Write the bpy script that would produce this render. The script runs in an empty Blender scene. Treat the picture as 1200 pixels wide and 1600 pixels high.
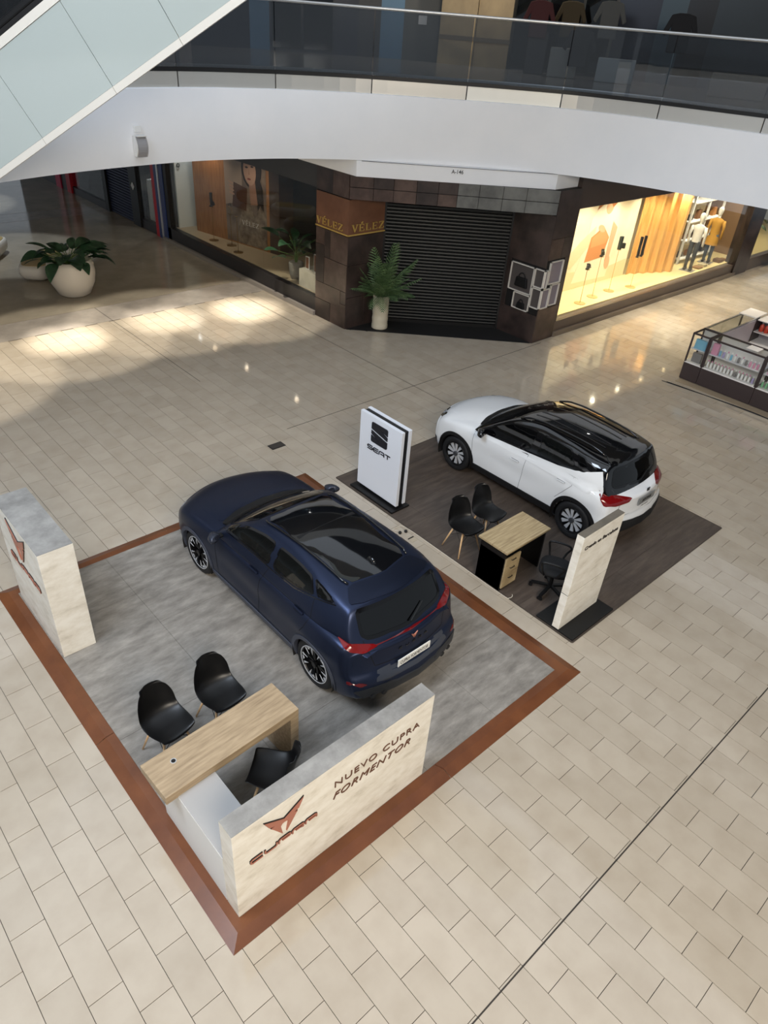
import bpy, bmesh, math, random
from mathutils import Vector, Matrix
from mathutils.bvhtree import BVHTree
from mathutils.geometry import delaunay_2d_cdt
random.seed(7)
sc = bpy.context.scene
COL = sc.collection
PI = math.pi

# ---------------------------------------------------------------- camera
F_PX = 1108.2581
CAM = Vector((-1.2504, -2.6592, 6.8365))
R_RIGHT = Vector((0.74143, -0.66754, 0.06839))
R_DOWN = Vector((-0.34594, -0.46757, -0.81345))
R_FWD = Vector((0.57499, 0.57945, -0.5776))
cd = bpy.data.cameras.new('camera')
cd.sensor_fit = 'VERTICAL'
cd.sensor_height = 24.0
cd.lens = F_PX / 1600.0 * 24.0
cd.clip_start = 0.05
cd.clip_end = 200
cam = bpy.data.objects.new('camera', cd)
COL.objects.link(cam)
m3 = Matrix((R_RIGHT, -R_DOWN, -R_FWD)).transposed()
cam.matrix_world = Matrix.Translation(CAM) @ m3.to_4x4()
sc.camera = cam

# ---------------------------------------------------------------- world / large lights / exposure
w = bpy.data.worlds.new('skylight')
sc.world = w
w.use_nodes = True
bg = w.node_tree.nodes['Background']
bg.inputs[0].default_value = (0.80, 0.90, 1.0, 1)
bg.inputs[1].default_value = 0.36

def area_light(name, loc, target, sx, sy, power, col):
    l = bpy.data.lights.new(name, 'AREA')
    l.shape = 'RECTANGLE'; l.size = sx; l.size_y = sy
    l.energy = power; l.color = col
    o = bpy.data.objects.new(name, l); COL.objects.link(o)
    o.location = loc
    d = Vector(target) - Vector(loc)
    o.rotation_euler = d.to_track_quat('-Z', 'Y').to_euler()
    return o
# roof glazing of the atrium (cool daylight) and the warm ceiling lighting on the near side
area_light('atrium_roof_daylight', (2.0, 6.0, 15.8), (2.0, 6.01, 0), 22, 22, 1350, (0.82, 0.90, 1.0))
area_light('near_ceiling_warm_light', (-2.5, -8.5, 9.5), (1.0, 1.0, 0.5), 6, 4, 1350, (1.0, 0.89, 0.74))
area_light('left_side_daylight', (-4.2, 3.0, 11.5), (2.0, 6.5, 0.4), 5, 4, 900, (0.74, 0.85, 1.0))

vs = sc.view_settings
sc.display_settings.display_device = 'sRGB'
vs.view_transform = 'Standard'
vs.look = 'None'
vs.exposure = 0.22
vs.gamma = 1.0
vs.use_curve_mapping = False

# ---------------------------------------------------------------- helpers: colour, materials
def lin(c):
    out = []
    for v in c[:3]:
        v = v / 255.0
        out.append(v / 12.92 if v <= 0.04045 else ((v + 0.055) / 1.055) ** 2.4)
    return (out[0], out[1], out[2], 1.0)

MATS = {}
def mat(name, col, rough=0.5, metal=0.0, spec=0.5, coat=0.0, emit=None, estr=0.0, trans=0.0, ior=1.45):
    if name in MATS: return MATS[name]
    m = bpy.data.materials.new(name); m.use_nodes = True
    b = m.node_tree.nodes['Principled BSDF']
    b.inputs['Base Color'].default_value = lin(col)
    b.inputs['Roughness'].default_value = rough
    b.inputs['Metallic'].default_value = metal
    b.inputs['Specular IOR Level'].default_value = spec
    b.inputs['Coat Weight'].default_value = coat
    b.inputs['Coat Roughness'].default_value = 0.04
    b.inputs['IOR'].default_value = ior
    if trans: b.inputs['Transmission Weight'].default_value = trans
    if emit:
        b.inputs['Emission Color'].default_value = lin(emit)
        b.inputs['Emission Strength'].default_value = estr
    MATS[name] = m
    return m

def nmat(name, c1, c2, scale=(1, 1, 1), nscale=4.0, rough=0.5, detail=6.0, metal=0.0, bump=0.0, lo=0.35, hi=0.65, spec=0.5, c3=None, rough_n=0.6, space='Object'):
    """two or three tone noise material, stretched by `scale`"""
    if name in MATS: return MATS[name]
    m = bpy.data.materials.new(name); m.use_nodes = True
    nt = m.node_tree; b = nt.nodes['Principled BSDF']
    if space == 'Object':
        tc = nt.nodes.new('ShaderNodeTexCoord'); src = tc.outputs['Object']
    else:
        tc = nt.nodes.new('ShaderNodeNewGeometry'); src = tc.outputs['Position']
    mp = nt.nodes.new('ShaderNodeMapping'); mp.inputs['Scale'].default_value = scale
    nz = nt.nodes.new('ShaderNodeTexNoise'); nz.inputs['Scale'].default_value = nscale
    nz.inputs['Detail'].default_value = detail; nz.inputs['Roughness'].default_value = rough_n
    cr = nt.nodes.new('ShaderNodeValToRGB')
    cr.color_ramp.elements[0].position = lo; cr.color_ramp.elements[0].color = lin(c1)
    cr.color_ramp.elements[1].position = hi; cr.color_ramp.elements[1].color = lin(c2)
    if c3:
        e = cr.color_ramp.elements.new((lo + hi) / 2); e.color = lin(c3)
    nt.links.new(src, mp.inputs['Vector']); nt.links.new(mp.outputs['Vector'], nz.inputs['Vector'])
    nt.links.new(nz.outputs['Fac'], cr.inputs['Fac']); nt.links.new(cr.outputs['Color'], b.inputs['Base Color'])
    b.inputs['Roughness'].default_value = rough; b.inputs['Metallic'].default_value = metal
    b.inputs['Specular IOR Level'].default_value = spec
    if bump:
        bp = nt.nodes.new('ShaderNodeBump'); bp.inputs['Strength'].default_value = bump; bp.inputs['Distance'].default_value = 0.01
        nt.links.new(nz.outputs['Fac'], bp.inputs['Height']); nt.links.new(bp.outputs['Normal'], b.inputs['Normal'])
    MATS[name] = m
    return m

def glass(name, tint, opacity=0.1, rough=0.02, refl=1.0, ior=1.5):
    """thin pane: tinted see-through with a fresnel mirror on top"""
    if name in MATS: return MATS[name]
    m = bpy.data.materials.new(name); m.use_nodes = True
    nt = m.node_tree; nt.nodes.clear()
    out = nt.nodes.new('ShaderNodeOutputMaterial')
    tr = nt.nodes.new('ShaderNodeBsdfTransparent'); tr.inputs[0].default_value = lin(tint)
    df = nt.nodes.new('ShaderNodeBsdfDiffuse'); df.inputs[0].default_value = lin([min(255, c) for c in tint])
    mx = nt.nodes.new('ShaderNodeMixShader'); mx.inputs[0].default_value = opacity
    gl = nt.nodes.new('ShaderNodeBsdfGlossy'); gl.inputs['Roughness'].default_value = rough
    gl.inputs[0].default_value = (refl, refl, refl, 1)
    # Schlick reflectance that is the same from both sides of the pane
    ge = nt.nodes.new('ShaderNodeNewGeometry'); dt = nt.nodes.new('ShaderNodeVectorMath'); dt.operation = 'DOT_PRODUCT'
    nt.links.new(ge.outputs['Incoming'], dt.inputs[0]); nt.links.new(ge.outputs['Normal'], dt.inputs[1])
    def mth(op, a, b=None):
        q = nt.nodes.new('ShaderNodeMath'); q.operation = op
        for i, x in enumerate((a, b)):
            if x is None: continue
            if isinstance(x, (int, float)): q.inputs[i].default_value = x
            else: nt.links.new(x, q.inputs[i])
        return q.outputs[0]
    f0 = ((ior - 1) / (ior + 1)) ** 2
    fr_out = mth('ADD', mth('MULTIPLY', mth('POWER', mth('SUBTRACT', 1.0, mth('ABSOLUTE', dt.outputs['Value'])), 5.0), 1 - f0), f0)
    mx2 = nt.nodes.new('ShaderNodeMixShader')
    nt.links.new(tr.outputs[0], mx.inputs[1]); nt.links.new(df.outputs[0], mx.inputs[2])
    nt.links.new(fr_out, mx2.inputs[0]); nt.links.new(mx.outputs[0], mx2.inputs[1]); nt.links.new(gl.outputs[0], mx2.inputs[2])
    nt.links.new(mx2.outputs[0], out.inputs[0])
    MATS[name] = m
    return m

# ---------------------------------------------------------------- helpers: objects
def wloc(o):
    v = Vector((0, 0, 0))
    while o is not None:
        v += o.location; o = o.parent
    return v

def tag(o, label=None, cat=None, group=None, kind=None):
    if label: o['label'] = label
    if cat: o['category'] = cat
    if group: o['group'] = group
    if kind: o['kind'] = kind
    return o

def thing(name, label, cat, loc=(0, 0, 0), rz=0.0, group=None, kind=None):
    o = bpy.data.objects.new(name, None); COL.objects.link(o)
    o.location = loc; o.rotation_euler = (0, 0, rz); o.empty_display_size = 0.1
    return tag(o, label, cat, group, kind)

class MB:
    """collects shapes, then links them as ONE mesh object"""
    def __init__(s): s.v = []; s.f = []; s.mi = []; s.cur = 0
    def add(s, vs, fs):
        n = len(s.v); s.v += [tuple(p) for p in vs]
        for f in fs: s.f.append([i + n for i in f]); s.mi.append(s.cur)
        return s
    def box(s, x0, y0, z0, x1, y1, z1):
        x0, x1 = min(x0, x1), max(x0, x1); y0, y1 = min(y0, y1), max(y0, y1); z0, z1 = min(z0, z1), max(z0, z1)
        v = [(x0, y0, z0), (x1, y0, z0), (x1, y1, z0), (x0, y1, z0), (x0, y0, z1), (x1, y0, z1), (x1, y1, z1), (x0, y1, z1)]
        return s.add(v, [(0, 3, 2, 1), (4, 5, 6, 7), (0, 1, 5, 4), (1, 2, 6, 5), (2, 3, 7, 6), (3, 0, 4, 7)])
    def obox(s, c, u, v, wv, hu, hv, hw):
        """oriented box: centre, three axes, half sizes"""
        c = Vector(c); u = Vector(u).normalized() * hu; v = Vector(v).normalized() * hv; wv = Vector(wv).normalized() * hw
        P = [c + a * u + b * v + d * wv for d in (-1, 1) for b in (-1, 1) for a in (-1, 1)]
        fs = [(0, 2, 3, 1), (4, 5, 7, 6), (0, 1, 5, 4), (1, 3, 7, 5), (3, 2, 6, 7), (2, 0, 4, 6)]
        if u.cross(v).dot(wv) < 0: fs = [f[::-1] for f in fs]
        return s.add(P, fs)
    def bar(s, a, b, wd, ht, up=(0, 0, 1)):
        a = Vector(a); b = Vector(b); d = (b - a); n = Vector(up).cross(d)
        if n.length < 1e-6: n = Vector((1, 0, 0)).cross(d)
        u2 = d.cross(n)
        return s.obox((a + b) / 2, d, n, u2, d.length / 2, wd / 2, ht / 2)
    def tube(s, path, r, n=8, caps=True, closed=False):
        P = [Vector(p) for p in path]; rr = r if isinstance(r, (list, tuple)) else [r] * len(P)
        rings = []; prev = None; N = len(P)
        for i, p in enumerate(P):
            if closed: t = (P[(i + 1) % N] - P[i - 1])
            else: t = (P[min(i + 1, N - 1)] - P[max(i - 1, 0)])
            t.normalize()
            if prev is None:
                a = Vector((0, 0, 1)) if abs(t.z) < 0.9 else Vector((1, 0, 0))
                u = t.cross(a).normalized()
            else:
                u = (prev - t * prev.dot(t))
                u = u.normalized() if u.length > 1e-6 else t.orthogonal().normalized()
            prev = u; v2 = t.cross(u)
            rings.append([p + (u * math.cos(2 * PI * k / n) + v2 * math.sin(2 * PI * k / n)) * rr[i] for k in range(n)])
        vs = [q for R in rings for q in R]; fs = []
        for i in range(N if closed else N - 1):
            j = (i + 1) % N
            for k in range(n):
                k2 = (k + 1) % n
                fs.append((i * n + k, i * n + k2, j * n + k2, j * n + k))
        if caps and not closed:
            fs.append(tuple(range(n))[::-1]); fs.append(tuple((N - 1) * n + k for k in range(n)))
        return s.add(vs, fs)
    def lathe(s, prof, n=24, c=(0, 0, 0), axis='z', cap0=True, cap1=True):
        vs = []; fs = []
        for (r, h) in prof:
            for k in range(n):
                a = 2 * PI * k / n; p = (r * math.cos(a), r * math.sin(a), h)
                if axis == 'x': p = (h, r * math.cos(a), r * math.sin(a))
                if axis == 'y': p = (r * math.sin(a), h, r * math.cos(a))
                vs.append((p[0] + c[0], p[1] + c[1], p[2] + c[2]))
        for i in range(len(prof) - 1):
            for k in range(n):
                k2 = (k + 1) % n
                fs.append((i * n + k, i * n + k2, (i + 1) * n + k2, (i + 1) * n + k))
        if cap0: fs.append(tuple(range(n))[::-1])
        if cap1: fs.append(tuple((len(prof) - 1) * n + k for k in range(n)))
        return s.add(vs, fs)
    def prism(s, poly, o, u, v, depth):
        """polygon (2-D) in plane o,u,v extruded by `depth` along u x v"""
        o = Vector(o); u = Vector(u); v = Vector(v); n = u.cross(v).normalized() * depth
        ar = sum(poly[i][0] * poly[(i + 1) % len(poly)][1] - poly[(i + 1) % len(poly)][0] * poly[i][1] for i in range(len(poly)))
        if ar < 0: poly = poly[::-1]
        a = [o + u * p[0] + v * p[1] for p in poly]; b = [p + n for p in a]; k = len(poly)
        return s.add(a + b, [tuple(range(k))[::-1], tuple(range(k, 2 * k))] + [(i, (i + 1) % k, k + (i + 1) % k, k + i) for i in range(k)])
    def grid(s, rows, closed=False, flip=False):
        n = len(rows[0]); vs = [p for r in rows for p in r]; fs = []
        for i in range(len(rows) - 1):
            for j in range(n if closed else n - 1):
                j2 = (j + 1) % n
                f = (i * n + j, i * n + j2, (i + 1) * n + j2, (i + 1) * n + j)
                fs.append(f[::-1] if flip else f)
        return s.add(vs, fs)
    def mesh(s, name, mats, off=(0, 0, 0), smooth=False):
        me = bpy.data.meshes.new(name)
        me.from_pydata([(p[0] - off[0], p[1] - off[1], p[2] - off[2]) for p in s.v], [], s.f)
        if not isinstance(mats, (list, tuple)): mats = [mats]
        for m in mats: me.materials.append(m)
        if len(mats) > 1:
            me.polygons.foreach_set('material_index', s.mi)
        if smooth: me.polygons.foreach_set('use_smooth', [True] * len(me.polygons))
        me.update()
        return me
    def build(s, name, mats, parent=None, world=True, smooth=False, bevel=0.0, loc=None, seg=2, solid=0.0, auto=None):
        """world=True: vertices are world coordinates (parents carry no rotation)"""
        off = Vector((0, 0, 0))
        if loc is not None: off = Vector(loc)
        elif world and parent is not None: off = wloc(parent)
        me = s.mesh(name, mats, off, smooth)
        o = bpy.data.objects.new(name, me); COL.objects.link(o)
        if loc is not None:
            o.location = Vector(loc) - (wloc(parent) if parent else Vector((0, 0, 0)))
        if parent is not None: o.parent = parent
        if solid:
            q = o.modifiers.new('solid', 'SOLIDIFY'); q.thickness = solid; q.offset = 0
        if bevel:
            q = o.modifiers.new('bevel', 'BEVEL'); q.width = bevel; q.segments = seg; q.limit_method = 'ANGLE'; q.angle_limit = math.radians(40)
        if auto:
            me.polygons.foreach_set('use_smooth', [True] * len(me.polygons))
            bm = bmesh.new(); bm.from_mesh(me)
            for e in bm.edges:
                if len(e.link_faces) == 2 and e.calc_face_angle(0) > math.radians(auto): e.smooth = False
            bm.to_mesh(me); bm.free()
        return o

def copy_tree(o, loc=None, rz=None, label=None, parent=None):
    c = o.copy(); COL.objects.link(c); c.parent = parent
    if loc is not None: c.location = loc
    if rz is not None: c.rotation_euler = (0, 0, rz)
    if label: c['label'] = label
    for ch in list(o.children): copy_tree(ch, parent=c)
    return c

# ---------------------------------------------------------------- helpers: lettering
def ribbon(path, t, closed=False):
    """mitred 2-D stroke -> list of quads as polygons"""
    P = [Vector((p[0], p[1])) for p in path]; n = len(P); L = []; Rr = []
    for i in range(n):
        d0 = (P[i] - P[i - 1]).normalized() if (i > 0 or closed) else None
        d1 = (P[(i + 1) % n] - P[i]).normalized() if (i < n - 1 or closed) else None
        if d0 is None: d0 = d1
        if d1 is None: d1 = d0
        n0 = Vector((-d0.y, d0.x)); n1 = Vector((-d1.y, d1.x)); mv = (n0 + n1)
        mv = mv / max(0.35, mv.length_squared / 2) if mv.length > 1e-6 else n0
        L.append(P[i] + mv * t / 2); Rr.append(P[i] - mv * t / 2)
    polys = []
    for i in range(n if closed else n - 1):
        j = (i + 1) % n
        polys.append([tuple(Rr[i]), tuple(Rr[j]), tuple(L[j]), tuple(L[i])])
    return polys

SQ = {  # squared wordmark letters in a 1 x 0.6 box
    'C': [[(1, .6), (.14, .6), (0, .46), (0, .14), (.14, 0), (1, 0)]],
    'U': [[(0, .6), (0, .14), (.14, 0), (.86, 0), (1, .14), (1, .6)]],
    'P': [[(0, 0), (0, .46), (.14, .6), (.9, .6), (1, .5), (1, .32), (.9, .22), (.28, .22)]],
    'R': [[(0, 0), (0, .46), (.14, .6), (.9, .6), (1, .5), (1, .32), (.9, .22), (.28, .22)], [(.7, .22), (1, 0)]],
    'A': [[(0, 0), (0, .46), (.14, .6), (.86, .6), (1, .46), (1, 0)], [(.28, .22), (1, .22)]],
    'S': [[(1, .6), (.1, .6), (0, .52), (0, .38), (.1, .3), (.9, .3), (1, .22), (1, .08), (.9, 0), (0, 0)]],
    'E': [[(1, .6), (.14, .6), (0, .46), (0, .14), (.14, 0), (1, 0)], [(0.1, .3), (.95, .3)]],
    'T': [[(0, .6), (1, .6)], [(.5, .6), (.5, 0)]],
}
def word_polys(word, width, height, gap=0.22, t=0.2, table=SQ):
    n = len(word); unit = width / (n + gap * (n - 1)); out = []
    for i, ch in enumerate(word):
        x0 = i * unit * (1 + gap)
        for st in table[ch]:
            pts = [(x0 + p[0] * unit, p[1] / 0.6 * height) for p in st]
            out += ribbon(pts, t * height)
    return out
def serif_polys(width, height):
    """V E(accent) L E Z with thick and thin strokes and serifs"""
    out = []
    L = {'V': [((.12, 1), (.5, 0), .17), ((.88, 1), (.5, 0), .07), ((-.02, .975), (.3, .975), .05), ((.68, .975), (1.02, .975), .05)],
         'E': [((.22, 0), (.22, 1), .16), ((.08, .97), (.85, .97), .06), ((.08, .03), (.9, .03), .06), ((.25, .5), (.68, .5), .06), ((.84, 1), (.84, .78), .06), ((.9, 0), (.9, .25), .06), ((.68, .38), (.68, .62), .05)],
         'L': [((.22, 0), (.22, 1), .16), ((.05, .97), (.42, .97), .06), ((.05, .03), (.9, .03), .06), ((.9, 0), (.9, .28), .06)],
         'Z': [((.08, .97), (.9, .97), .06), ((.05, .03), (.92, .03), .06), ((.85, .97), (.12, .03), .17), ((.1, 1), (.1, .76), .06), ((.9, 0), (.9, .26), .06)]}
    word = 'VELEZ'; unit = width / 5.6
    for i, ch in enumerate(word):
        x0 = i * unit * 1.15
        for a, b, t in L[ch]:
            pa = (x0 + a[0] * unit, a[1] * height); pb = (x0 + b[0] * unit, b[1] * height)
            out += ribbon([pa, pb], t * unit)
        if i == 1:
            out += ribbon([(x0 + .42 * unit, height * 1.1), (x0 + .66 * unit, height * 1.3)], .12 * unit)
    return out
def polys_mesh(polys, o, u, v, depth):
    b = MB()
    for p in polys: b.prism(p, o, u, v, depth)
    return b
def text_polymesh(txt, width, height, o, u, v, depth, shear=0.0, bold=0.0, space=1.0):
    """built-in font lettering fitted to width x height, mapped into plane o,u,v"""
    cu = bpy.data.curves.new('lettering', 'FONT'); cu.body = txt; cu.extrude = 0.02; cu.shear = shear; cu.offset = bold; cu.space_character = space
    cu.resolution_u = 3
    ob = bpy.data.objects.new('lettering', cu); COL.objects.link(ob)
    bpy.context.view_layer.update()
    dg = bpy.context.evaluated_depsgraph_get()
    me = bpy.data.meshes.new_from_object(ob.evaluated_get(dg))
    vs = [x.co.copy() for x in me.vertices]; fs = [list(p.vertices) for p in me.polygons]
    x0 = min(p.x for p in vs); x1 = max(p.x for p in vs); y0 = min(p.y for p in vs); y1 = max(p.y for p in vs)
    o = Vector(o); u = Vector(u).normalized(); v = Vector(v).normalized(); n = u.cross(v)
    P = [o + u * ((p.x - x0) / (x1 - x0) * width) + v * ((p.y - y0) / (y1 - y0) * height) + n * ((p.z + .02) / .04 * depth) for p in vs]
    bpy.data.objects.remove(ob); bpy.data.curves.remove(cu); bpy.data.meshes.remove(me)
    return MB().add(P, fs)

def project(p):
    d = Vector(p) - CAM; z = d.dot(R_FWD)
    if z < 0.1: return None
    return (600 + F_PX * d.dot(R_RIGHT) / z, 800 + F_PX * d.dot(R_DOWN) / z, z)
def catmull(P, n=8, closed=False):
    out = []; N = len(P)
    rng = range(N) if closed else range(N - 1)
    for i in rng:
        if closed: p0, p1, p2, p3 = P[i - 1], P[i], P[(i + 1) % N], P[(i + 2) % N]
        else: p0, p1, p2, p3 = P[max(i - 1, 0)], P[i], P[i + 1], P[min(i + 2, N - 1)]
        for k in range(n):
            t = k / n; t2 = t * t; t3 = t2 * t
            out.append(tuple(0.5 * ((2 * b) + (-a + c) * t + (2 * a - 5 * b + 4 * c - d) * t2 + (-a + 3 * b - 3 * c + d) * t3) for a, b, c, d in zip(p0, p1, p2, p3)))
    if not closed: out.append(tuple(P[-1]))
    return out
# ---------------------------------------------------------------- shared materials
M_white = mat('white_paint', (226, 226, 224), 0.55)
M_fascia = nmat('fascia_paint', (234, 236, 240), (240, 241, 244), (1, 1, 1), 0.6, 0.5)
M_black = mat('black_plastic', (14, 14, 15), 0.42)
M_blackgloss = mat('black_gloss', (6, 6, 8), 0.06, 0, 0.6, 0.6)
M_steel = mat('brushed_steel', (205, 205, 204), 0.3, 0.8)
M_gold = mat('brass', (206, 174, 96), 0.32, 0.35)
M_darkmetal = mat('dark_metal', (38, 37, 37), 0.4, 0.4)
M_shopglass = glass('shop_glass', (246, 248, 247), 0.0, 0.0, 0.9, 1.45)
M_oak = nmat('light_oak', (150, 128, 100), (196, 174, 142), (1.2, 14, 1.2), 3.0, 0.5, 5, c3=(178, 156, 124), lo=0.3, hi=0.7)
M_wood_leg = nmat('beech_leg', (206, 166, 120), (226, 190, 146), (8, 8, 1), 6, 0.5)

# ---------------------------------------------------------------- floor
def tile_material(name, ca, cb, cc):
    m = bpy.data.materials.new(name); m.use_nodes = True
    nt = m.node_tree; N = nt.nodes; b = N['Principled BSDF']
    ge = N.new('ShaderNodeNewGeometry'); sp = N.new('ShaderNodeSeparateXYZ'); nt.links.new(ge.outputs['Position'], sp.inputs[0])
    def mth(op, a, bb=None):
        q = N.new('ShaderNodeMath'); q.operation = op
        for i, x in enumerate((a, bb)):
            if x is None: continue
            if isinstance(x, (int, float)): q.inputs[i].default_value = x
            else: nt.links.new(x, q.inputs[i])
        return q.outputs[0]
    fx = mth('FLOOR', mth('DIVIDE', mth('ADD', sp.outputs[0], 1.11 + 300), 0.3))
    par = mth('MODULO', fx, 2.0)
    fy = mth('FLOOR', mth('DIVIDE', mth('SUBTRACT', mth('ADD', sp.outputs[1], 304 - .433), mth('MULTIPLY', par, 0.304)), 0.608))
    cb_ = N.new('ShaderNodeCombineXYZ'); nt.links.new(fx, cb_.inputs[0]); nt.links.new(fy, cb_.inputs[1])
    wn = N.new('ShaderNodeTexWhiteNoise'); nt.links.new(cb_.outputs[0], wn.inputs[0])
    cr = N.new('ShaderNodeValToRGB'); cr.color_ramp.elements[0].color = lin(ca); cr.color_ramp.elements[1].color = lin(cb)
    nt.links.new(wn.outputs['Value'], cr.inputs['Fac'])
    nz = N.new('ShaderNodeTexNoise'); nz.inputs['Scale'].default_value = 3.0; nz.inputs['Detail'].default_value = 7
    nt.links.new(ge.outputs['Position'], nz.inputs['Vector'])
    mx = N.new('ShaderNodeMixRGB'); mx.blend_type = 'MULTIPLY'; mx.inputs[2].default_value = lin(cc)
    rr = N.new('ShaderNodeMapRange'); rr.inputs[1].default_value = .4; rr.inputs[2].default_value = .9
    nt.links.new(nz.outputs['Fac'], rr.inputs[0]); nt.links.new(rr.outputs[0], mx.inputs[0])
    nt.links.new(cr.outputs[0], mx.inputs[1]); nt.links.new(mx.outputs[0], b.inputs['Base Color'])
    b.inputs['Roughness'].default_value = 0.07
    b.inputs['Specular IOR Level'].default_value = 0.75
    MATS[name] = m
    return m
M_tile = tile_material('polished_floor_tile', (177, 166, 150), (185, 174, 158), (236, 233, 229))
M_grout = mat('floor_grout', (84, 76, 66), 0.7)
M_band = nmat('grey_stone_band', (150, 143, 136), (170, 162, 153), (1, 1, 1), 2.0, 0.12)
M_far = nmat('far_beige_stone', (150, 141, 126), (166, 157, 141), (1, 1, 1), 1.2, 0.08)
M_joint = mat('expansion_joint', (52, 46, 40), 0.6)

fl = MB(); fl.add([(-9, -9, -.012), (36, -9, -.012), (36, 36, -.012), (-9, 36, -.012)], [(0, 1, 2, 3)])
floor = tag(fl.build('floor', M_grout), 'polished beige tiled mall floor under the cars', 'floor', kind='structure')

def in_rect(x, y, r): return r[0] < x < r[1] and r[2] < y < r[3]
def shop_zone(x, y):
    if x > 10.3 and y > 11.0: return True
    if x > 14.0 and y > 7.75: return True
    return x > 10.3 and y > 7.75 and (x - 10.19) / 3.53 + (y - 7.53) / 3.35 > 1.12
cands = []
T_TOP = 14.45
for ix in range(-30, 100):
    x0 = -1.11 + ix * .3
    for iy in range(-16, 26):
        y0 = .433 + iy * .608 + (.304 if ix % 2 else 0)
        y1 = y0 + .608
        if y0 >= T_TOP - .05: continue
        cx, cy = x0 + .15, (y0 + y1) / 2
        if (x0 > .05 and x0 + .3 < 5.17 and y0 > .05 and y1 < 5.88) or (x0 > 5.6 and x0 + .3 < 9.87 and y0 > .42 and y1 < 5.45): continue
        if shop_zone(cx, cy): continue
        p = project((cx, cy, 0))
        if p is None or not (-260 < p[0] < 1460 and 150 < p[1] < 1880): continue
        vis = -20 < p[0] < 1220 and p[1] < 1640
        cands.append((p[2] if vis else p[2] + 100, x0, y0, min(y1, T_TOP)))
cands.sort()
G = .0028
def tile_geo(b, x0, y0, y1, off=(0, 0)):
    x1 = x0 + .3
    b.add([(x0 + G, y0 + G, -.009), (x1 - G, y0 + G, -.009), (x1 - G, y1 - G, -.009), (x0 + G, y1 - G, -.009),
           (x0 + G, y0 + G, 0), (x1 - G, y0 + G, 0), (x1 - G, y1 - G, 0), (x0 + G, y1 - G, 0)],
          [(4, 5, 6, 7), (0, 1, 5, 4), (1, 2, 6, 5), (2, 3, 7, 6), (3, 0, 4, 7)])
tb = MB(); tile_geo(tb, 0, 0, .608)
tile_me = tb.mesh('floor_tile', M_tile)
nt_ = 0; rest = MB()
for d, x0, y0, y1 in cands:
    if nt_ < 300 and y1 - y0 > .6:
        o = bpy.data.objects.new('floor_tile', tile_me); COL.objects.link(o); o.location = (x0, y0, random.uniform(-.0004, 0)); o.parent = floor; nt_ += 1
    else:
        tile_geo(rest, x0, y0, y1)
tag(rest.build('floor_tile_field', M_tile, floor, world=False), 'beige tiles further away', kind='stuff')
b = MB(); b.box(-9, 14.455, -.012, 10.3, 15.5, 0); b.build('stone_band', M_band, floor, world=False)
b = MB(); b.box(-9, 15.52, -.012, 10.3, 24.6, 0); b.build('stone_field', M_far, floor, world=False)
b = MB(); b.box(-9, 24.62, -.012, 10.3, 25.7, 0); b.build('stone_band', M_band, floor, world=False)
b = MB(); b.box(-9, 25.72, -.012, 10.3, 36, 0); b.build('stone_field', M_far, floor, world=False)
for (x0, y0, x1, y1) in ((-3, -1.727, 16, -1.713), (5.9, 7.42, 14.0, 7.436), (5.59, 10.2, 5.604, 15.5), (9.35, 4.0, 9.364, 14.4)):
    b = MB(); b.box(x0, y0, -.004, x1, y1, .0006); b.build('expansion_joint', M_joint, floor, world=False)

# ---------------------------------------------------------------- upper storeys around the oval opening
CV = [(-7, 1), (-5, 5), (-2.8, 8), (0, 10), (2.7, 11.05), (4.55, 11.5), (6.63, 11.68), (8.21, 11.45), (9.2, 11.12), (10.25, 10.6), (11.5, 9.7), (12.7, 8.7), (13.6, 7.75), (14.17, 6.67), (14.6, 5.33), (15.05, 3.43), (15.2, 1.5), (15, -1), (14, -4)]
CUR = catmull(CV, 10)
CEN = (6.0, 3.0)
def out_pt(p, d):
    v = Vector((p[0] - CEN[0], p[1] - CEN[1])); n = v.normalized()
    return (p[0] + n.x * d, p[1] + n.y * d)
def ring(z, d): return [(*out_pt(p, d), z) for p in CUR]
def far_ring(z):
    return [(CEN[0] + Vector((p[0] - CEN[0], p[1] - CEN[1])).normalized().x * 36, CEN[1] + Vector((p[0] - CEN[0], p[1] - CEN[1])).normalized().y * 36, z) for p in CUR]
M_soffit = mat('soffit_paint', (205, 203, 198), 0.6)
b = MB(); b.grid([ring(4.03, 0), far_ring(4.03)], flip=True)
tag(b.build('ceiling', M_soffit), 'white soffit over the ground floor shops', 'ceiling', kind='structure')
b = MB(); b.grid([ring(4.03, 0), ring(4.6, 0), ring(5.32, 0), ring(5.33, .02), ring(5.33, .12)], flip=True)
tag(b.build('trim_1', M_fascia, smooth=False, auto=30), 'wide white curved fascia band below the upper balcony', 'fascia', kind='structure')
b = MB(); b.grid([ring(5.72, .14), far_ring(5.72)])
M_upfloor = nmat('upper_floor', (120, 116, 112), (138, 133, 128), (1, 1, 1), 2, 0.2)
tag(b.build('floor_upper', M_upfloor), 'grey floor of the upper gallery behind the glass', 'floor', kind='structure')
b = MB(); b.grid([ring(9.3, 0), far_ring(9.3)], flip=True); b.grid([ring(9.3, 0), ring(10.8, 0)], flip=True)
tag(b.build('ceiling_upper', M_soffit), 'ceiling over the upper gallery', 'ceiling', kind='structure')
b = MB(); b.box(-30, -30, 16.2, 40, 40, 16.4)
tag(b.build('ceiling_atrium', mat('atrium_ceiling', (96, 96, 98), .8)), 'high dark ceiling over the atrium', 'ceiling', kind='structure')
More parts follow.
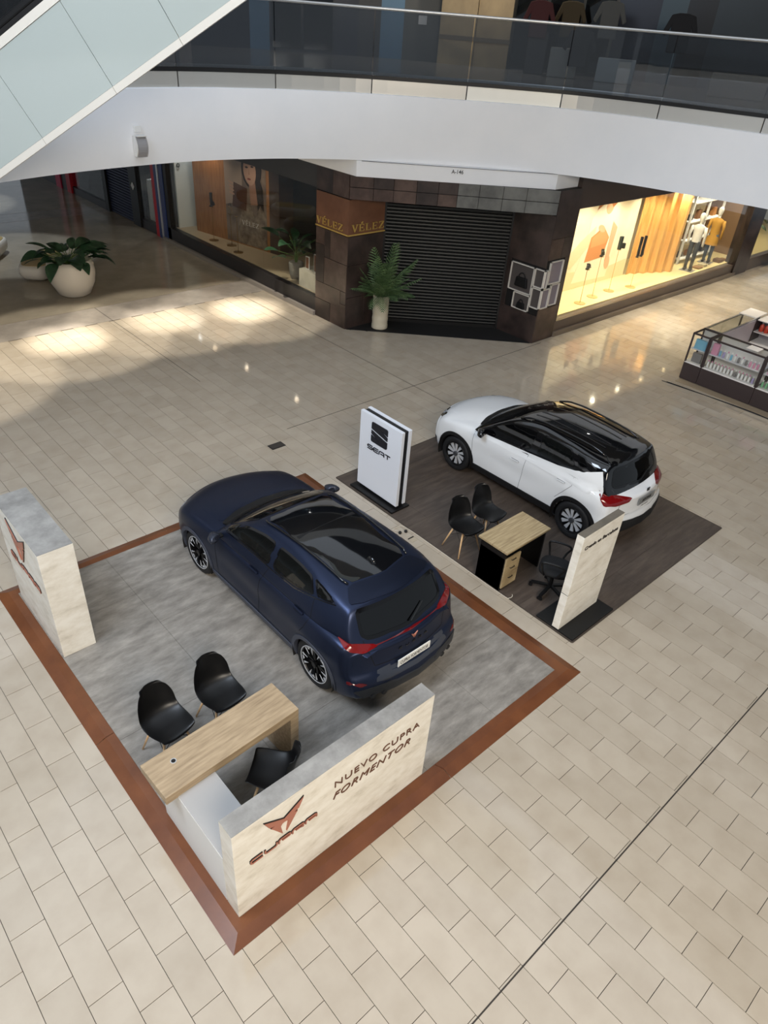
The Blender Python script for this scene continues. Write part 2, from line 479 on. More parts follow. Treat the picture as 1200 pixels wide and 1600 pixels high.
# band panels, glass panes
arc = [0]
for i in range(1, len(CUR)): arc.append(arc[-1] + (Vector(CUR[i]) - Vector(CUR[i - 1])).length)
def at_arc(s):
    for i in range(1, len(CUR)):
        if arc[i] >= s:
            t = (s - arc[i - 1]) / (arc[i] - arc[i - 1]); return tuple(CUR[i - 1][k] + t * (CUR[i][k] - CUR[i - 1][k]) for k in (0, 1))
    return CUR[-1]
M_panel = mat('satin_metal_panel', (206, 202, 194), 0.3, 0.75)
M_panel_sheen = mat('lit_sheen_panel', (228, 226, 218), 0.35, 0.3)  # paler copy of the panel metal: bright reflected sheen put into the colour
trim3 = thing('trim_3', 'satin metal panels along the foot of the upper glass', 'panels', (10, 10.8, 5.33), kind='structure')
rail = thing('glass_balustrade', 'dark tinted glass balustrade with steel handrail along the upper gallery', 'railing', (10, 10.85, 5.59))
M_balglass = glass('balustrade_glass', (196, 200, 204), 0.02, 0.01, 1.0, 1.5)
PW = 2.05
k0 = 0
for k in range(int(arc[-1] / PW)):
    pts = [at_arc((k + t / 6) * PW + (.012 if t == 0 else -.012 if t == 6 else 0)) for t in range(7)]
    def wall_piece(z0, z1, d0, d1):
        bb = MB(); A = [out_pt(p, d0) for p in pts]; B = [out_pt(p, d1) for p in pts]
        bb.grid([[(*p, z0) for p in A], [(*p, z1) for p in A], [(*p, z1) for p in B], [(*p, z0) for p in B]], flip=True)
        return bb
    wall_piece(5.331, 5.59, .10, .13).build('metal_panel', M_panel_sheen if k % 5 == 2 else M_panel, trim3)
    wall_piece(5.66, 6.80, .125, .14).build('glass_pane', M_balglass, rail)
b = MB(); b.grid([ring(5.59, .085), ring(5.66, .085), ring(5.66, .16), ring(5.59, .16)], flip=True)
b.build('base_channel', M_darkmetal, rail)
b = MB(); b.tube([(*out_pt(p, .13), 6.83) for p in CUR[::2]], .03, 10); b.build('handrail', M_steel, rail, smooth=True)

# white sign box over the shop corner
b = MB(); pl = [(10.17, 12.85), (10.17, 10.65), (13.72, 7.70), (16.1, 7.70), (16.2, 8.0), (14.7, 10.0), (12.6, 11.6), (10.6, 12.85)]
b.prism(pl, (0, 0, 3.69), (1, 0, 0), (0, 1, 0), .335)
t2 = tag(b.build('trim_2', M_fascia, bevel=.004), 'white angled box trim over the shuttered shop corner', 'trim', kind='structure')
dg_ = Vector((13.72 - 10.17, 7.70 - 10.65, 0)).normalized()
nb = text_polymesh('A-146', .27, .085, Vector((11.83, 9.27, 3.885)) + Vector((-.6388, -.7694, 0)) * .005, dg_, (0, 0, 1), .004, bold=.01)
nb.build('unit_number', mat('grey_print', (70, 72, 76), .6), t2)
b = MB(); b.bar((10.25, 10.573, 4.02), (13.7, 7.705, 4.02), .006, .012); b.build('shadow_gap', mat('gap_grey', (96, 98, 104), .7), t2)

# ---------------------------------------------------------------- shop corner: columns, beam, shutter
M_slab = nmat('brown_stone', (58, 45, 40), (92, 74, 66), (1, 1, 1), 2.2, 0.3, c3=(74, 58, 52))
M_slab2 = nmat('dark_brown_stone', (44, 36, 34), (70, 57, 53), (1, 1, 1), 2.0, 0.3)
M_slab3 = nmat('grey_stone', (82, 82, 80), (112, 112, 108), (1, 1, 1), 2.0, 0.35)
M_copper = nmat('copper_stone', (104, 68, 48), (126, 86, 62), (1, 1, 1), 1.5, 0.35)
M_core = mat('joint_dark', (18, 15, 14), .7)
def slab_y(parent, x, y0, y1, z0, z1, m, t=.02):   # slab on a face x = const looking to -x
    q = MB(); q.box(x - t - random.uniform(0, .006), y0 + .004, z0 + .004, x, y1 - .004, z1 - .004); q.build('stone_slab', m, parent, bevel=.003, seg=1)
def slab_x(parent, y, x0, x1, z0, z1, m, t=.02):   # slab on a face y = const looking to -y
    q = MB(); q.box(x0 + .004, y - t - random.uniform(0, .006), z0 + .004, x1 - .004, y, z1 - .004); q.build('stone_slab', m, parent, bevel=.003, seg=1)
b = MB(); b.box(10.21, 10.90, 0, 11.37, 12.13, 3.69)
colL = tag(b.build('wall_column_left', M_core), 'dark brown stone column with gold lettering beside the tall palm pot', 'column', kind='structure')
for (y0, y1, z0, z1, m) in ((10.88, 11.5, 0, .62, M_slab), (11.5, 12.13, 0, .5, M_slab2), (11.1, 12.13, .5, .95, M_slab), (10.88, 11.1, .62, .95, M_slab2), (10.88, 11.78, .95, 1.62, M_slab), (11.78, 12.13, .95, 1.9, M_slab2), (10.88, 11.55, 1.62, 2.3, M_slab), (11.55, 11.78, 1.62, 2.3, M_slab2), (11.78, 12.13, 1.9, 2.3, M_slab), (10.88, 12.13, 2.3, 3.14, M_copper)):
    slab_y(colL, 10.21, y0, y1, z0, z1, m)
for (x0, x1, z0, z1, m) in ((10.2, 10.8, 0, .8, M_slab2), (10.8, 11.37, 0, .8, M_slab2), (10.2, 11.0, .8, 1.6, M_slab2), (11.0, 11.37, .8, 1.6, M_slab2), (10.2, 11.37, 1.6, 2.3, M_slab2), (10.2, 11.37, 2.3, 3.14, M_copper)):
    slab_x(colL, 10.90, x0, x1, z0, z1, m)
# the gold words, one on each face
polys_mesh(serif_polys(1.02, .155), (10.182, 12.08, 2.395), (0, -1, 0), (0, 0, 1), .02).build('gold_lettering', M_gold, colL)
polys_mesh(serif_polys(1.04, .165), (10.29, 10.87, 2.405), (1, 0, 0), (0, 0, 1), .02).build('gold_lettering', M_gold, colL)
b = MB(); b.box(10.165, 10.87, 2.32, 10.185, 12.13, 2.35); b.build('gold_strip', M_gold, colL)
b = MB(); b.box(10.19, 10.855, 2.32, 11.37, 10.872, 2.35); b.build('gold_strip', M_gold, colL)

b = MB(); b.box(13.74, 7.55, 0, 14.60, 8.78, 3.69)
colR = tag(b.build('wall_column_right', M_core), 'dark brown stone column with lit display boxes beside the bright window', 'column', kind='structure')
for (y0, y1, z0, z1, m) in ((7.53, 8.78, 0, .72, M_slab2), (7.53, 8.78, 1.92, 3.14, M_slab2), (8.6, 8.78, .72, 1.92, M_slab2)):
    slab_y(colR, 13.74, y0, y1, z0, z1, m)
for (x0, x1, z0, z1, m) in ((13.74, 14.6, 0, .88, M_slab), (13.74, 14.25, 2.1, 2.6, M_slab), (14.25, 14.6, 2.1, 2.6, M_slab2), (13.74, 14.6, 2.6, 3.69, M_slab2), (14.45, 14.6, .88, 2.1, M_slab2)):
    slab_x(colR, 7.55, x0, x1, z0, z1, m)

# beam across the corner with two rows of stone tiles
bd = Vector((13.72 - 10.19, 7.53 - 10.88, 0)); bl = bd.length; bd.normalize(); bn = Vector((-bd.y, bd.x, 0)) * -1
if bn.dot(Vector((-1, -1, 0))) < 0: bn = -bn
A0 = Vector((10.19, 10.88, 0))
b = MB(); b.obox(A0 + bd * bl / 2 - bn * .17 + Vector((0, 0, 3.425)), bd, bn, (0, 0, 1), bl / 2 - .02, .15, .265)
beam = tag(b.build('wall_beam', M_core), 'stone tiled lintel above the dark roller shutter', 'lintel', kind='structure')
us = [0, .55, 1.02, 1.55, 2.05, 2.5, 3.0, 3.55, 4.1, bl]
for i in range(9):
    for r in range(2):
        mm = [M_slab, M_slab, M_slab, M_slab2, M_slab, M_slab3, M_slab3, M_slab3, M_slab3][i]
        if r == 1 and i in (1, 4): mm = M_slab2
        z0 = 3.16 + r * .27
        q = MB(); c = A0 + bd * (us[i] + us[i + 1]) / 2 - bn * .015 + Vector((0, 0, z0 + .13))
        q.obox(c, bd, bn, (0, 0, 1), (us[i + 1] - us[i]) / 2 - .004, .02 + random.uniform(0, .004), .128); q.build('stone_tile', mm, beam, bevel=.003, seg=1)
for (y0, y1, m) in ((10.9, 11.5, M_slab), (11.5, 12.13, M_slab2)):
    slab_y(colL, 10.21, y0, y1, 3.16, 3.69, m)

# roller shutter
S0 = Vector((11.37, 10.92, 0)); S1 = Vector((13.76, 8.76, 0)); sd = (S1 - S0); sl = sd.length; sd.normalize()
door1 = thing('door_1', 'dark grey roller shutter closing the angled shop entrance', 'shutter', S0, kind='structure')
M_shut = mat('shutter_metal', (34, 35, 36), 0.42, 0.5)
sn = Vector((sd.y, -sd.x, 0)); 
if sn.dot(Vector((-1, -1, 0))) < 0: sn = -sn
q = MB(); prof = [(0, 0), (.022, .012), (.03, .04), (.022, .068), (0, .08), (-.008, .08), (-.008, 0)]
q.prism([(a, h) for a, h in prof], (0, 0, 0), sn, (0, 0, 1), sl if sn.cross(Vector((0, 0, 1))).dot(sd) > 0 else -sl)
slat_me = q.mesh('slat', M_shut)
for i in range(38):
    o = bpy.data.objects.new('slat', slat_me); COL.objects.link(o); o.parent = door1; o.location = (0, 0, .09 + i * .0825)
q = MB(); q.obox(sd * sl / 2 + Vector((0, 0, .05)), sd, sn, (0, 0, 1), sl / 2, .03, .045); q.build('bottom_bar', M_darkmetal, door1, world=False)
for t in (.02, sl - .02):
    q = MB(); q.obox(sd * t + Vector((0, 0, 1.6)), sd, sn, (0, 0, 1), .04, .05, 1.6); q.build('guide_rail', M_darkmetal, door1, world=False)
b = MB(); b.prism([(10.23, 10.86), (11.4, 10.9), (13.76, 8.76), (13.70, 7.56)], (0, 0, 0), (1, 0, 0), (0, 1, 0), .014)
tag(b.build('threshold_mat', mat('black_mat', (20, 19, 19), .75)), 'black threshold in front of the roller shutter', 'threshold', kind='structure')

# ---------------------------------------------------------------- left shop front (x = 10.25)
M_hdr = mat('charcoal_panel', (58, 58, 60), .45)
M_sillL = mat('charcoal_sill', (44, 42, 44), .35)
def shopfront(name, label): return thing(name, label, 'shop window', (10.25, 16, 0), kind='structure')
w1 = tag(thing('window_1', None, None, (10.25, 16, 0)), 'wide shop window with brown poster wall beside the gold lettered column', 'shop window', kind='structure')
b = MB(); b.box(10.22, 12.13, .1, 10.42, 20.15, .455); b.build('window_sill', M_sillL, w1)
b = MB(); b.box(10.12, 12.13, 0, 10.4, 20.4, .1); b.build('plinth', mat('pale_stone_kerb', (150, 143, 136), .25), w1)
b = MB(); b.box(10.24, 12.13, 3.17, 10.44, 20.15, 4.02); b.build('header_panel', M_hdr, w1)
for i, (ya, yb) in enumerate(((12.14, 14.7), (14.7, 17.3), (17.3, 19.95))):
    b = MB(); b.box(10.30, ya + .004, .455, 10.312, yb - .004, 3.17); b.build('glass_pane', M_shopglass, w1)
b = MB(); b.box(10.22, 19.95, 0, 10.4, 20.15, 4.02); b.build('window_jamb', M_darkmetal, w1)
# the row of neighbouring shop fronts
M_blue = mat('blue_post', (44, 62, 116), .35); M_red = mat('red_post', (190, 32, 46), .4)
w3 = thing('window_2', 'shoe shop window between the blue post and the navy shutter', 'shop window', (10.25, 21, 0), kind='structure')
b = MB(); b.box(10.2, 20.16, 0, 10.5, 20.75, 4.02); b.build('post', M_blue, w3)
b = MB(); b.box(10.17, 20.42, 0, 10.21, 20.50, 4.02); b.build('post_edge', M_steel, w3)
b = MB(); b.box(10.2, 20.75, 0, 10.5, 20.95, 4.02); b.build('post', M_red, w3)
b = MB(); b.box(10.28, 20.95, .3, 10.29, 22.1, 3.2); b.build('glass_pane', M_shopglass, w3)
b = MB(); b.box(10.25, 20.95, 0, 10.45, 22.1, .3); b.build('window_sill', M_sillL, w3)
b = MB(); b.box(10.2, 22.1, 0, 10.5, 22.65, 4.02); b.build('post', M_black, w3)
b = MB(); b.obox((10.19, 22.38, 1.3), (0, 1, 1), (0, -1, 1), (1, 0, 0), .09, .09, .004); b.build('diamond_sticker', M_white, w3)
d2 = thing('door_2', 'navy blue roller shutter in the row of far shops', 'shutter', (10.3, 23.6, 0), kind='structure')
q = MB(); q.prism([(0, 0), (-.022, .02), (-.022, .07), (0, .09)], (0, 22.65, 0), (1, 0, 0), (0, 0, 1), -1.95)
sm = q.mesh('slat', mat('navy_shutter', (36, 42, 70), .45, .2), (0, 23.6, 0))
for i in range(38):
    o = bpy.data.objects.new('slat', sm); COL.objects.link(o); o.parent = d2; o.location = (0, 0, .02 + i * .095)
w4 = thing('window_3', 'dim sneaker shop window past the navy shutter', 'shop window', (10.25, 26, 0), kind='structure')
b = MB(); b.box(10.2, 24.6, 0, 10.5, 24.9, 4.02); b.build('post', M_black, w4)
b = MB(); b.box(10.28, 24.9, .25, 10.29, 27.9, 3.3); b.build('glass_pane', M_shopglass, w4)
b = MB(); b.box(10.22, 24.9, 0, 10.45, 27.9, .25); b.build('window_sill', M_sillL, w4)
b = MB(); b.box(10.15, 27.9, 0, 10.5, 28.3, 4.02); b.build('post', M_red, w4)
b = MB(); b.box(10.15, 28.9, 0, 10.5, 29.4, 4.02); b.build('post', mat('pink_post', (206, 42, 84), .4), w4)
b = MB(); b.box(10.2, 28.3, 0, 10.3, 28.9, 4.02); b.box(10.2, 29.4, 0, 10.3, 34, 4.02); b.build('wall_panel', M_hdr, w4)
# back walls of these shops
b = MB(); b.box(12.6, 12.3, 0, 12.7, 34, 4.02); b.box(10.45, 20.0, 0, 12.6, 20.08, 4.02); b.box(10.45, 24.7, 0, 12.6, 24.8, 4.02)
b.box(10.3, 20.2, -.01, 12.6, 34, .02)
tag(b.build('wall_shops_left', mat('shop_dark_wall', (62, 58, 56), .6)), 'dark rear wall inside the left shops', 'wall', kind='structure')

# ---------------------------------------------------------------- right shop front (y = 7.6)
w5 = thing('window_4', 'brightly lit shop window with a cream poster and wavy wooden screen', 'shop window', (20, 7.6, 0), kind='structure')
M_sillR = mat('brown_sill', (96, 84, 76), .35)
b = MB(); b.box(14.6, 7.58, .12, 25.2, 7.8, .38); b.build('window_sill', M_sillR, w5)
b = MB(); b.box(14.6, 7.5, 0, 25.2, 7.75, .12); b.build('plinth', mat('kerb_brown', (120, 108, 96), .3), w5)
b = MB(); b.box(14.6, 7.58, 3.2, 25.2, 7.78, 4.02); b.build('header_panel', mat('brown_header', (66, 54, 49), .45), w5)
b = MB(); b.box(14.6, 7.58, .38, 14.72, 7.75, 3.2); b.build('window_jamb', mat('brown_header', (66, 54, 49), .45), w5)
for (xa, xb) in ((14.72, 18.2), (18.2, 21.7), (21.7, 25.0)):
    b = MB(); b.box(xa + .004, 7.64, .38, xb - .004, 7.652, 3.2); b.build('glass_pane', M_shopglass, w5)
b = MB(); b.box(25.0, 7.52, 0, 26.1, 7.9, 4.02); b.build('post', M_slab2, w5)
w6 = thing('window_5', 'pale shop window past the dark post at the right', 'shop window', (29, 7.6, 0), kind='structure')
b = MB(); b.box(26.1, 7.58, 0, 33, 7.8, .42); b.build('window_sill', M_sillR, w6)
b = MB(); b.box(26.1, 7.64, .42, 33, 7.652, 3.2); b.build('glass_pane', M_shopglass, w6)
b = MB(); b.box(26.1, 7.58, 3.2, 33, 7.8, 4.02); b.build('header_panel', M_hdr, w6)
b = MB(); b.box(14.65, 9.9, 0, 33, 10.0, 4.02); b.box(14.6, 7.8, 0, 14.66, 9.95, 4.02)
tag(b.build('wall_shops_right', mat('shop_cream_wall', (214, 200, 172), .6)), 'cream rear wall inside the bright right shop', 'wall', kind='structure')
b = MB(); b.box(14.66, 7.8, 3.3, 33, 9.95, 3.36)
tag(b.build('ceiling_shop', M_white), 'white ceiling inside the bright right shop', 'ceiling', kind='structure')
b = MB(); b.box(10.45, 12.3, 3.3, 12.6, 34, 3.36)
tag(b.build('ceiling_shop_left', M_hdr), 'dark ceiling inside the left shops', 'ceiling', kind='structure')
b = MB(); b.box(14.66, 7.8, 0, 26.05, 9.95, .42); 
tag(b.build('display_plinth', mat('cream_display_floor', (232, 214, 160), .4)), 'cream display floor inside the bright window', 'display floor', kind='structure')
b = MB(); b.box(26.1, 7.8, 0, 33, 9.95, .42)
tag(b.build('display_plinth', mat('cream_display_floor', (232, 214, 160), .4)), 'cream display floor behind the far right window', 'display floor', kind='structure')
b = MB(); b.box(10.42, 12.2, 0, 12.6, 19.95, .46)
tag(b.build('display_plinth', mat('beige_display_floor', (176, 158, 130), .4)), 'beige display floor inside the left window', 'display floor', kind='structure')
# ---------------------------------------------------------------- display platform
H = .045
PX, PY = 5.22, 5.93
M_deck = nmat('stone_look_deck', (108, 103, 97), (164, 158, 150), (.8, 2.4, 1), 3.2, 0.4, 12, c3=(137, 132, 125), lo=.3, hi=.72, rough_n=.68)
M_brown = nmat('rust_border', (98, 57, 33), (116, 70, 41), (1, 1, 1), 2.5, 0.3)
plat = thing('display_platform', 'low grey platform with a rust brown ramped border under the dark blue car', 'platform', (2.6, 2.9, 0))
ix0, ix1, iy0, iy1 = .22, 4.94, .22, 5.71
b = MB(); b.box(.12, .12, 0, PX - .12, PY - .12, .03); b.build('platform_base', M_brown, plat)
xs = [ix0, 1.44, 2.61, 3.78, ix1]; ysets = ([.22, 2.66, 4.75, 5.71], [.22, 1.62, 4.06, 5.71], [.22, 2.3, 4.7, 5.71], [.22, 1.13, 3.55, 5.71])
for i in range(4):
    ys = ysets[i]
    for j in range(len(ys) - 1):
        q = MB(); q.box(xs[i] + .0015, ys[j] + .0015, .02, xs[i + 1] - .0015, ys[j + 1] - .0015, H); q.build('deck_panel', M_deck, plat)
def border(pts_out, pts_mid, pts_in):
    q = MB(); n = len(pts_out)
    rows = [[(*p, 0) for p in pts_out], [(*p, .004) for p in pts_out], [(*p, H + .001) for p in pts_mid], [(*p, H + .001) for p in pts_in], [(*p, .02) for p in pts_in]]
    q.grid(rows); q.build('border_strip', M_brown, plat)
mo = .12
O = [(0, 0), (PX, 0), (PX, PY), (0, PY)]
Mi = [(mo, mo), (PX - mo, mo), (PX - mo, PY - mo), (mo, PY - mo)]
In = [(ix0, iy0), (ix1, iy0), (ix1, iy1), (ix0, iy1)]
for k in range(4):
    k2 = (k + 1) % 4
    def seg(P, t0, t1): return [(P[k][0] + (P[k2][0] - P[k][0]) * t, P[k][1] + (P[k2][1] - P[k][1]) * t) for t in (t0, t1)]
    border(seg(O, 0, .53), seg(Mi, 0, .53), seg(In, 0, .53)); border(seg(O, .531, 1), seg(Mi, .531, 1), seg(In, .531, 1))

# ---------------------------------------------------------------- laminate floor under the white car
M_lam = nmat('dark_laminate', (62, 54, 48), (96, 85, 76), (.5, 3.2, 1), 2.8, 0.45, 9, c3=(79, 69, 62), lo=.3, hi=.7, rough_n=.68)
lam = thing('laminate_floor', 'dark brown laminate floor under the white car', 'laminate floor', (7.7, 2.9, 0))
mx0, mx1, my0, my1 = 5.57, 9.90, .39, 5.48
yy = my0; row = 0
while yy < my1 - .01:
    y2 = min(yy + .465, my1); xx = mx0 - [0, .9, .45, 1.35][row % 4]
    while xx < mx1:
        x2 = xx + 1.8; a = max(xx, mx0); c = min(x2, mx1)
        if c - a > .02:
            q = MB(); q.box(a + .001, yy + .001, 0.0005, c - .001, y2 - .001, .012); q.build('plank', M_lam, lam)
        xx = x2
    yy = y2; row += 1
b = MB(); b.box(mx0 - .012, my0, 0, mx0, my1, .014); b.box(mx0, my0 - .012, 0, mx1, my0, .014); b.box(mx1, my0, 0, mx1 + .012, my1, .014); b.box(mx0, my1, 0, mx1, my1 + .012, .014)
b.build('edge_strip', mat('laminate_edge', (70, 62, 55), .5), lam)

# ---------------------------------------------------------------- cladding signs
M_cem = nmat('pale_cement', (204, 197, 182), (242, 238, 228), (1.6, 1.6, 3.4), 2.2, 0.5, 9, c3=(230, 224, 211), lo=.28, hi=.62, rough_n=.65)
M_cemtop = nmat('grey_cement', (122, 120, 117), (158, 156, 152), (1.2, 1.2, 1.2), 3.0, 0.5, 8, rough_n=.65)
M_copperlogo = mat('copper_logo', (184, 120, 100), .4, .25)
M_brownprint = mat('brown_lettering', (104, 70, 54), .5, .2)
def emblem_polys(w, h):
    half = [(0, .36), (1, 1.0), (.76, .44), (.50, .36), (.68, .27), (.62, .20), (.10, -.72), (.20, -.02), (.12, .10), (0, .13)]
    ys0, ys1 = -.72, 1.0
    out = []
    for sgn in (1, -1):
        P = [(sgn * p[0] * w / 2, (p[1] - ys0) / (ys1 - ys0) * h) for p in half]
        # split in convex-ish pieces
        q = P
        out += [[q[0], q[1], q[2], q[3], q[8], q[9]], [q[3], q[4], q[5], q[6], q[7], q[8]]]
    return out
def block_sign(name, label, x0, y0, x1, y1, z0, z1):
    t = thing(name, label, 'sign', ((x0 + x1) / 2, (y0 + y1) / 2, z0))
    q = MB(); q.box(x0, y0, z0, x1, y1, z1 - .004); q.build('body', M_cem, t, bevel=.004)
    q = MB(); q.box(x0 + .001, y0 + .001, z1 - .004, x1 - .001, y1 - .001, z1); q.build('top_panel', M_cemtop, t)
    return t
wx, wy, wl, wt, wz = .2, .2214, 2.33, .1944, H + 1.3112
wall_sign = block_sign('low_wall_sign', 'low pale cement wall sign with copper emblem and NUEVO lettering in front of the desk', wx, wy, wx + wl, wy + wt, H + .002, wz)
polys_mesh(word_polys('CUPRA', .705, .052, .2, .28), (.356, wy, .785), (1, 0, 0), (0, 0, 1), .014).build('logo_word', [M_copperlogo], wall_sign)
b = polys_mesh(word_polys('CUPRA', .705, .052, .2, .36), (.356, wy, .788), (1, 0, 0), (0, 0, 1), .009); b.build('logo_word_edge_shadow', M_black, wall_sign)  # black rim, lifted to paint a shadow along the letter tops
polys_mesh(emblem_polys(.405, .33), (.707, wy, .912), (1, 0, 0), (0, 0, 1), .016).build('emblem', M_copperlogo, wall_sign)
b = polys_mesh([[(x * 1.035, (y - .15) * 1.035 + .15 + .004) for x, y in P] for P in emblem_polys(.405, .33)], (.707, wy, .912), (1, 0, 0), (0, 0, 1), .011); b.build('emblem_edge', M_black, wall_sign)
text_polymesh('NUEVO', .515, .085, (1.27, wy, 1.012), (1, 0, 0), (0, 0, 1), .008, bold=-.004, space=1.15).build('lettering', M_brownprint, wall_sign)
text_polymesh('CUPRA', .495, .085, (1.86, wy, 1.012), (1, 0, 0), (0, 0, 1), .008, bold=-.004, space=1.15).build('lettering', M_brownprint, wall_sign)
text_polymesh('FORMENTOR', .985, .092, (1.258, wy, .836), (1, 0, 0), (0, 0, 1), .008, shear=.3, bold=-.002, space=1.15).build('lettering', M_brownprint, wall_sign)

tower = block_sign('tower_sign', 'tall pale cement block sign with copper emblem at the platform corner', .236, 4.208, .641, 5.63, H + .002, H + 1.607)
polys_mesh(word_polys('CUPRA', .93, .07, .2, .28), (.236, 5.375, .945), (0, -1, 0), (0, 0, 1), .014).build('logo_word', M_copperlogo, tower)
polys_mesh(word_polys('CUPRA', .93, .07, .2, .36), (.236, 5.375, .949), (0, -1, 0), (0, 0, 1), .009).build('logo_word_edge_shadow', M_black, tower)  # dark rim doubling as painted shadow above the tower word
polys_mesh(emblem_polys(.57, .46), (.236, 4.905, 1.135), (0, -1, 0), (0, 0, 1), .016).build('emblem', M_copperlogo, tower)
polys_mesh([[(x * 1.035, (y - .2) * 1.035 + .205) for x, y in P] for P in emblem_polys(.57, .46)], (.236, 4.905, 1.135), (0, -1, 0), (0, 0, 1), .011).build('emblem_edge', M_black, tower)

# tall double sided light box sign
M_signw = mat('sign_white', (226, 230, 238), .35)
sx, sy0, sy1 = 5.72, 4.103, 5.095
st = thing('double_panel_sign', 'upright white two panel sign with black S logo between the two cars', 'sign', (5.82, 4.6, .012))
b = MB(); b.box(5.60, 4.06, .0125, 6.0, 5.14, .045); b.build('foot_plate', M_black, st, bevel=.004)
b = MB(); b.box(sx, sy0, .085, sx + .062, sy1, 1.478); b.build('front_panel', M_signw, st, bevel=.004)
b = MB(); b.box(sx + .062, sy0 + .02, .045, sx + .155, sy1 - .02, 1.462); b.build('core', M_black, st)
b = MB(); b.box(sx + .155, sy0, .085, sx + .217, sy1, 1.478); b.build('rear_panel', M_signw, st, bevel=.004)
LW, LH = .385, .36
up_ = [(0, .65), (0, .93), (.03, .985), (.09, 1), (.91, 1), (.97, .985), (1, .93), (1, .67), (.4, .86), (1, .60), (1, .43)]
pcs = [[up_[0], up_[1], up_[2], up_[3], up_[8]], [up_[3], up_[4], up_[5], up_[6], up_[7], up_[8]], [up_[0], up_[8], up_[9], up_[10]]]
pcs += [[(1 - x, 1 - y) for x, y in P] for P in pcs]
polys_mesh([[(x * LW, y * LH) for x, y in P] for P in pcs], (sx, 4.803, 1.03), (0, -1, 0), (0, 0, 1), .012).build('emblem', mat('logo_black', (22, 24, 34), .35), st)
polys_mesh(word_polys('SEAT', .55, .068, .22, .2), (sx, 4.876, .872), (0, -1, 0), (0, 0, 1), .012).build('logo_word', MATS['logo_black'], st)

# slim tall sign
bx, by, bl_, bt = 5.583, .642, .922, .11
sg = thing('slim_tall_sign', 'tall slim cement panel sign on a black base beside the white car', 'sign', (6.05, .69, .012))
b = MB(); b.box(5.58, .40, .0125, 6.58, 1.02, .04); b.build('base_plate', mat('base_black', (18, 18, 18), .6), sg, bevel=.004)
b = MB(); b.box(bx, by, .04, bx + bl_, by + bt, .645); b.build('lower_panel', M_cem, sg, bevel=.003)
b = MB(); b.box(bx, by, .657, bx + bl_, by + bt, 1.628); b.build('upper_panel', M_cem, sg, bevel=.003)
b = MB(); b.box(bx + .006, by + .006, .64, bx + bl_ - .006, by + bt - .006, .662); b.build('joint', M_core, sg)
b = MB(); b.box(bx + .001, by + .001, 1.628, bx + bl_ - .001, by + bt - .001, 1.632); b.build('top_panel', nmat('taupe_top', (98, 92, 82), (116, 109, 98), (1, 1, 1), 4, .5), sg)
for wd_, xo_, ww_, hh_ in (('Creado', 0, .262, .058), ('en', .292, .082, .036), ('Barcelona', .404, .361, .058)):
    text_polymesh(wd_, ww_, hh_, (5.666 + xo_, by, 1.388), (1, 0, 0), (0, 0, 1), .006, bold=.006, shear=.12).build('lettering', mat('dark_brown_print', (40, 34, 30), .5), sg)

# ---------------------------------------------------------------- desks and cabinet
cab = thing('low_cabinet', 'white low cabinet between the oak desk and the cement wall sign', 'cabinet', (.41, .9, H))
b = MB(); b.box(.2, .422, H + .002, .60, 1.56, .765); b.build('body', M_white, cab, bevel=.003)
b = MB(); b.box(.203, .425, .765, .597, 1.557, .775); b.build('top_panel', mat('pale_grey_top', (168, 166, 164), .45), cab)
ang = math.radians(2.4)
dk = thing('waterfall_desk', 'light oak desk with thick top beside the two black shell chairs', 'desk', (.84, 1.44, H), ang)
M_oakd = nmat('weathered_oak', (140, 120, 94), (182, 160, 130), (1.0, 9, 9), 3.0, 0.5, 7, c3=(164, 143, 114), lo=.3, hi=.7)
b = MB(); b.box(-.77, -.23, .718, .77, .23, .82); b.build('top', M_oakd, dk, world=False, bevel=.003)
b = MB(); b.box(.665, -.23, .002, .77, .23, .718); b.build('side_panel', M_oakd, dk, world=False, bevel=.003)
b = MB(); b.box(-.25, .12, .30, .665, .15, .718); b.build('modesty_panel', M_oakd, dk, world=False)
b = MB(); b.lathe([(.030, .820), (.030, .823), (.022, .823), (.022, .8205)], 20, (-.51, .07, 0)); b.build('grommet', [M_steel], dk, world=False)
b = MB(); b.lathe([(.0215, .8201), (.0215, .8212)], 20, (-.51, .07, 0)); b.build('grommet_hole', M_core, dk, world=False)

d2_ = thing('pedestal_desk', 'small black office desk with pale oak top and three drawers', 'desk', (6.03, 1.92, .012))
X0, X1, Y0, Y1 = 5.53, 6.53, 1.66, 2.20
M_ash = nmat('ash_top', (146, 126, 94), (192, 172, 136), (1.0, 16, 1), 3.0, 0.5, 5, c3=(172, 152, 116), lo=.3, hi=.7)
b = MB(); b.box(X0, Y0, .718, X1, Y1, .75); b.build('top', M_ash, d2_, bevel=.002)
b = MB(); b.box(X0 + .001, Y0 - .001, .712, X1 - .001, Y1 - .001, .722); b.build('top_edge', M_black, d2_)
b = MB(); b.box(X0 + .03, Y0 + .04, .0125, X0 + .06, Y1 - .04, .715); b.box(X0 + .37, Y0 + .04, .0125, X0 + .39, Y1 - .04, .715); b.box(X0 + .03, Y0 + .045, .0125, X0 + .39, Y1 - .04, .60); b.build('pedestal', M_black, d2_)
for (z0, z1, hz) in ((.06, .30, .22), (.31, .45, .40), (.46, .60, .55)):
    q = MB(); q.box(X0 + .045, Y0 + .02, z0, X0 + .375, Y0 + .045, z1); dr = q.build('drawer', M_ash, d2_, bevel=.002)
    q = MB(); q.tube([(X0 + .16, Y0 + .018, hz), (X0 + .17, Y0 + .002, hz), (X0 + .25, Y0 + .002, hz), (X0 + .26, Y0 + .018, hz)], .006, 6); q.build('handle', M_darkmetal, dr)
b = MB(); b.box(X1 - .06, Y0 + .04, .0125, X1 - .03, Y1 - .04, .715); b.build('side_panel', M_black, d2_)
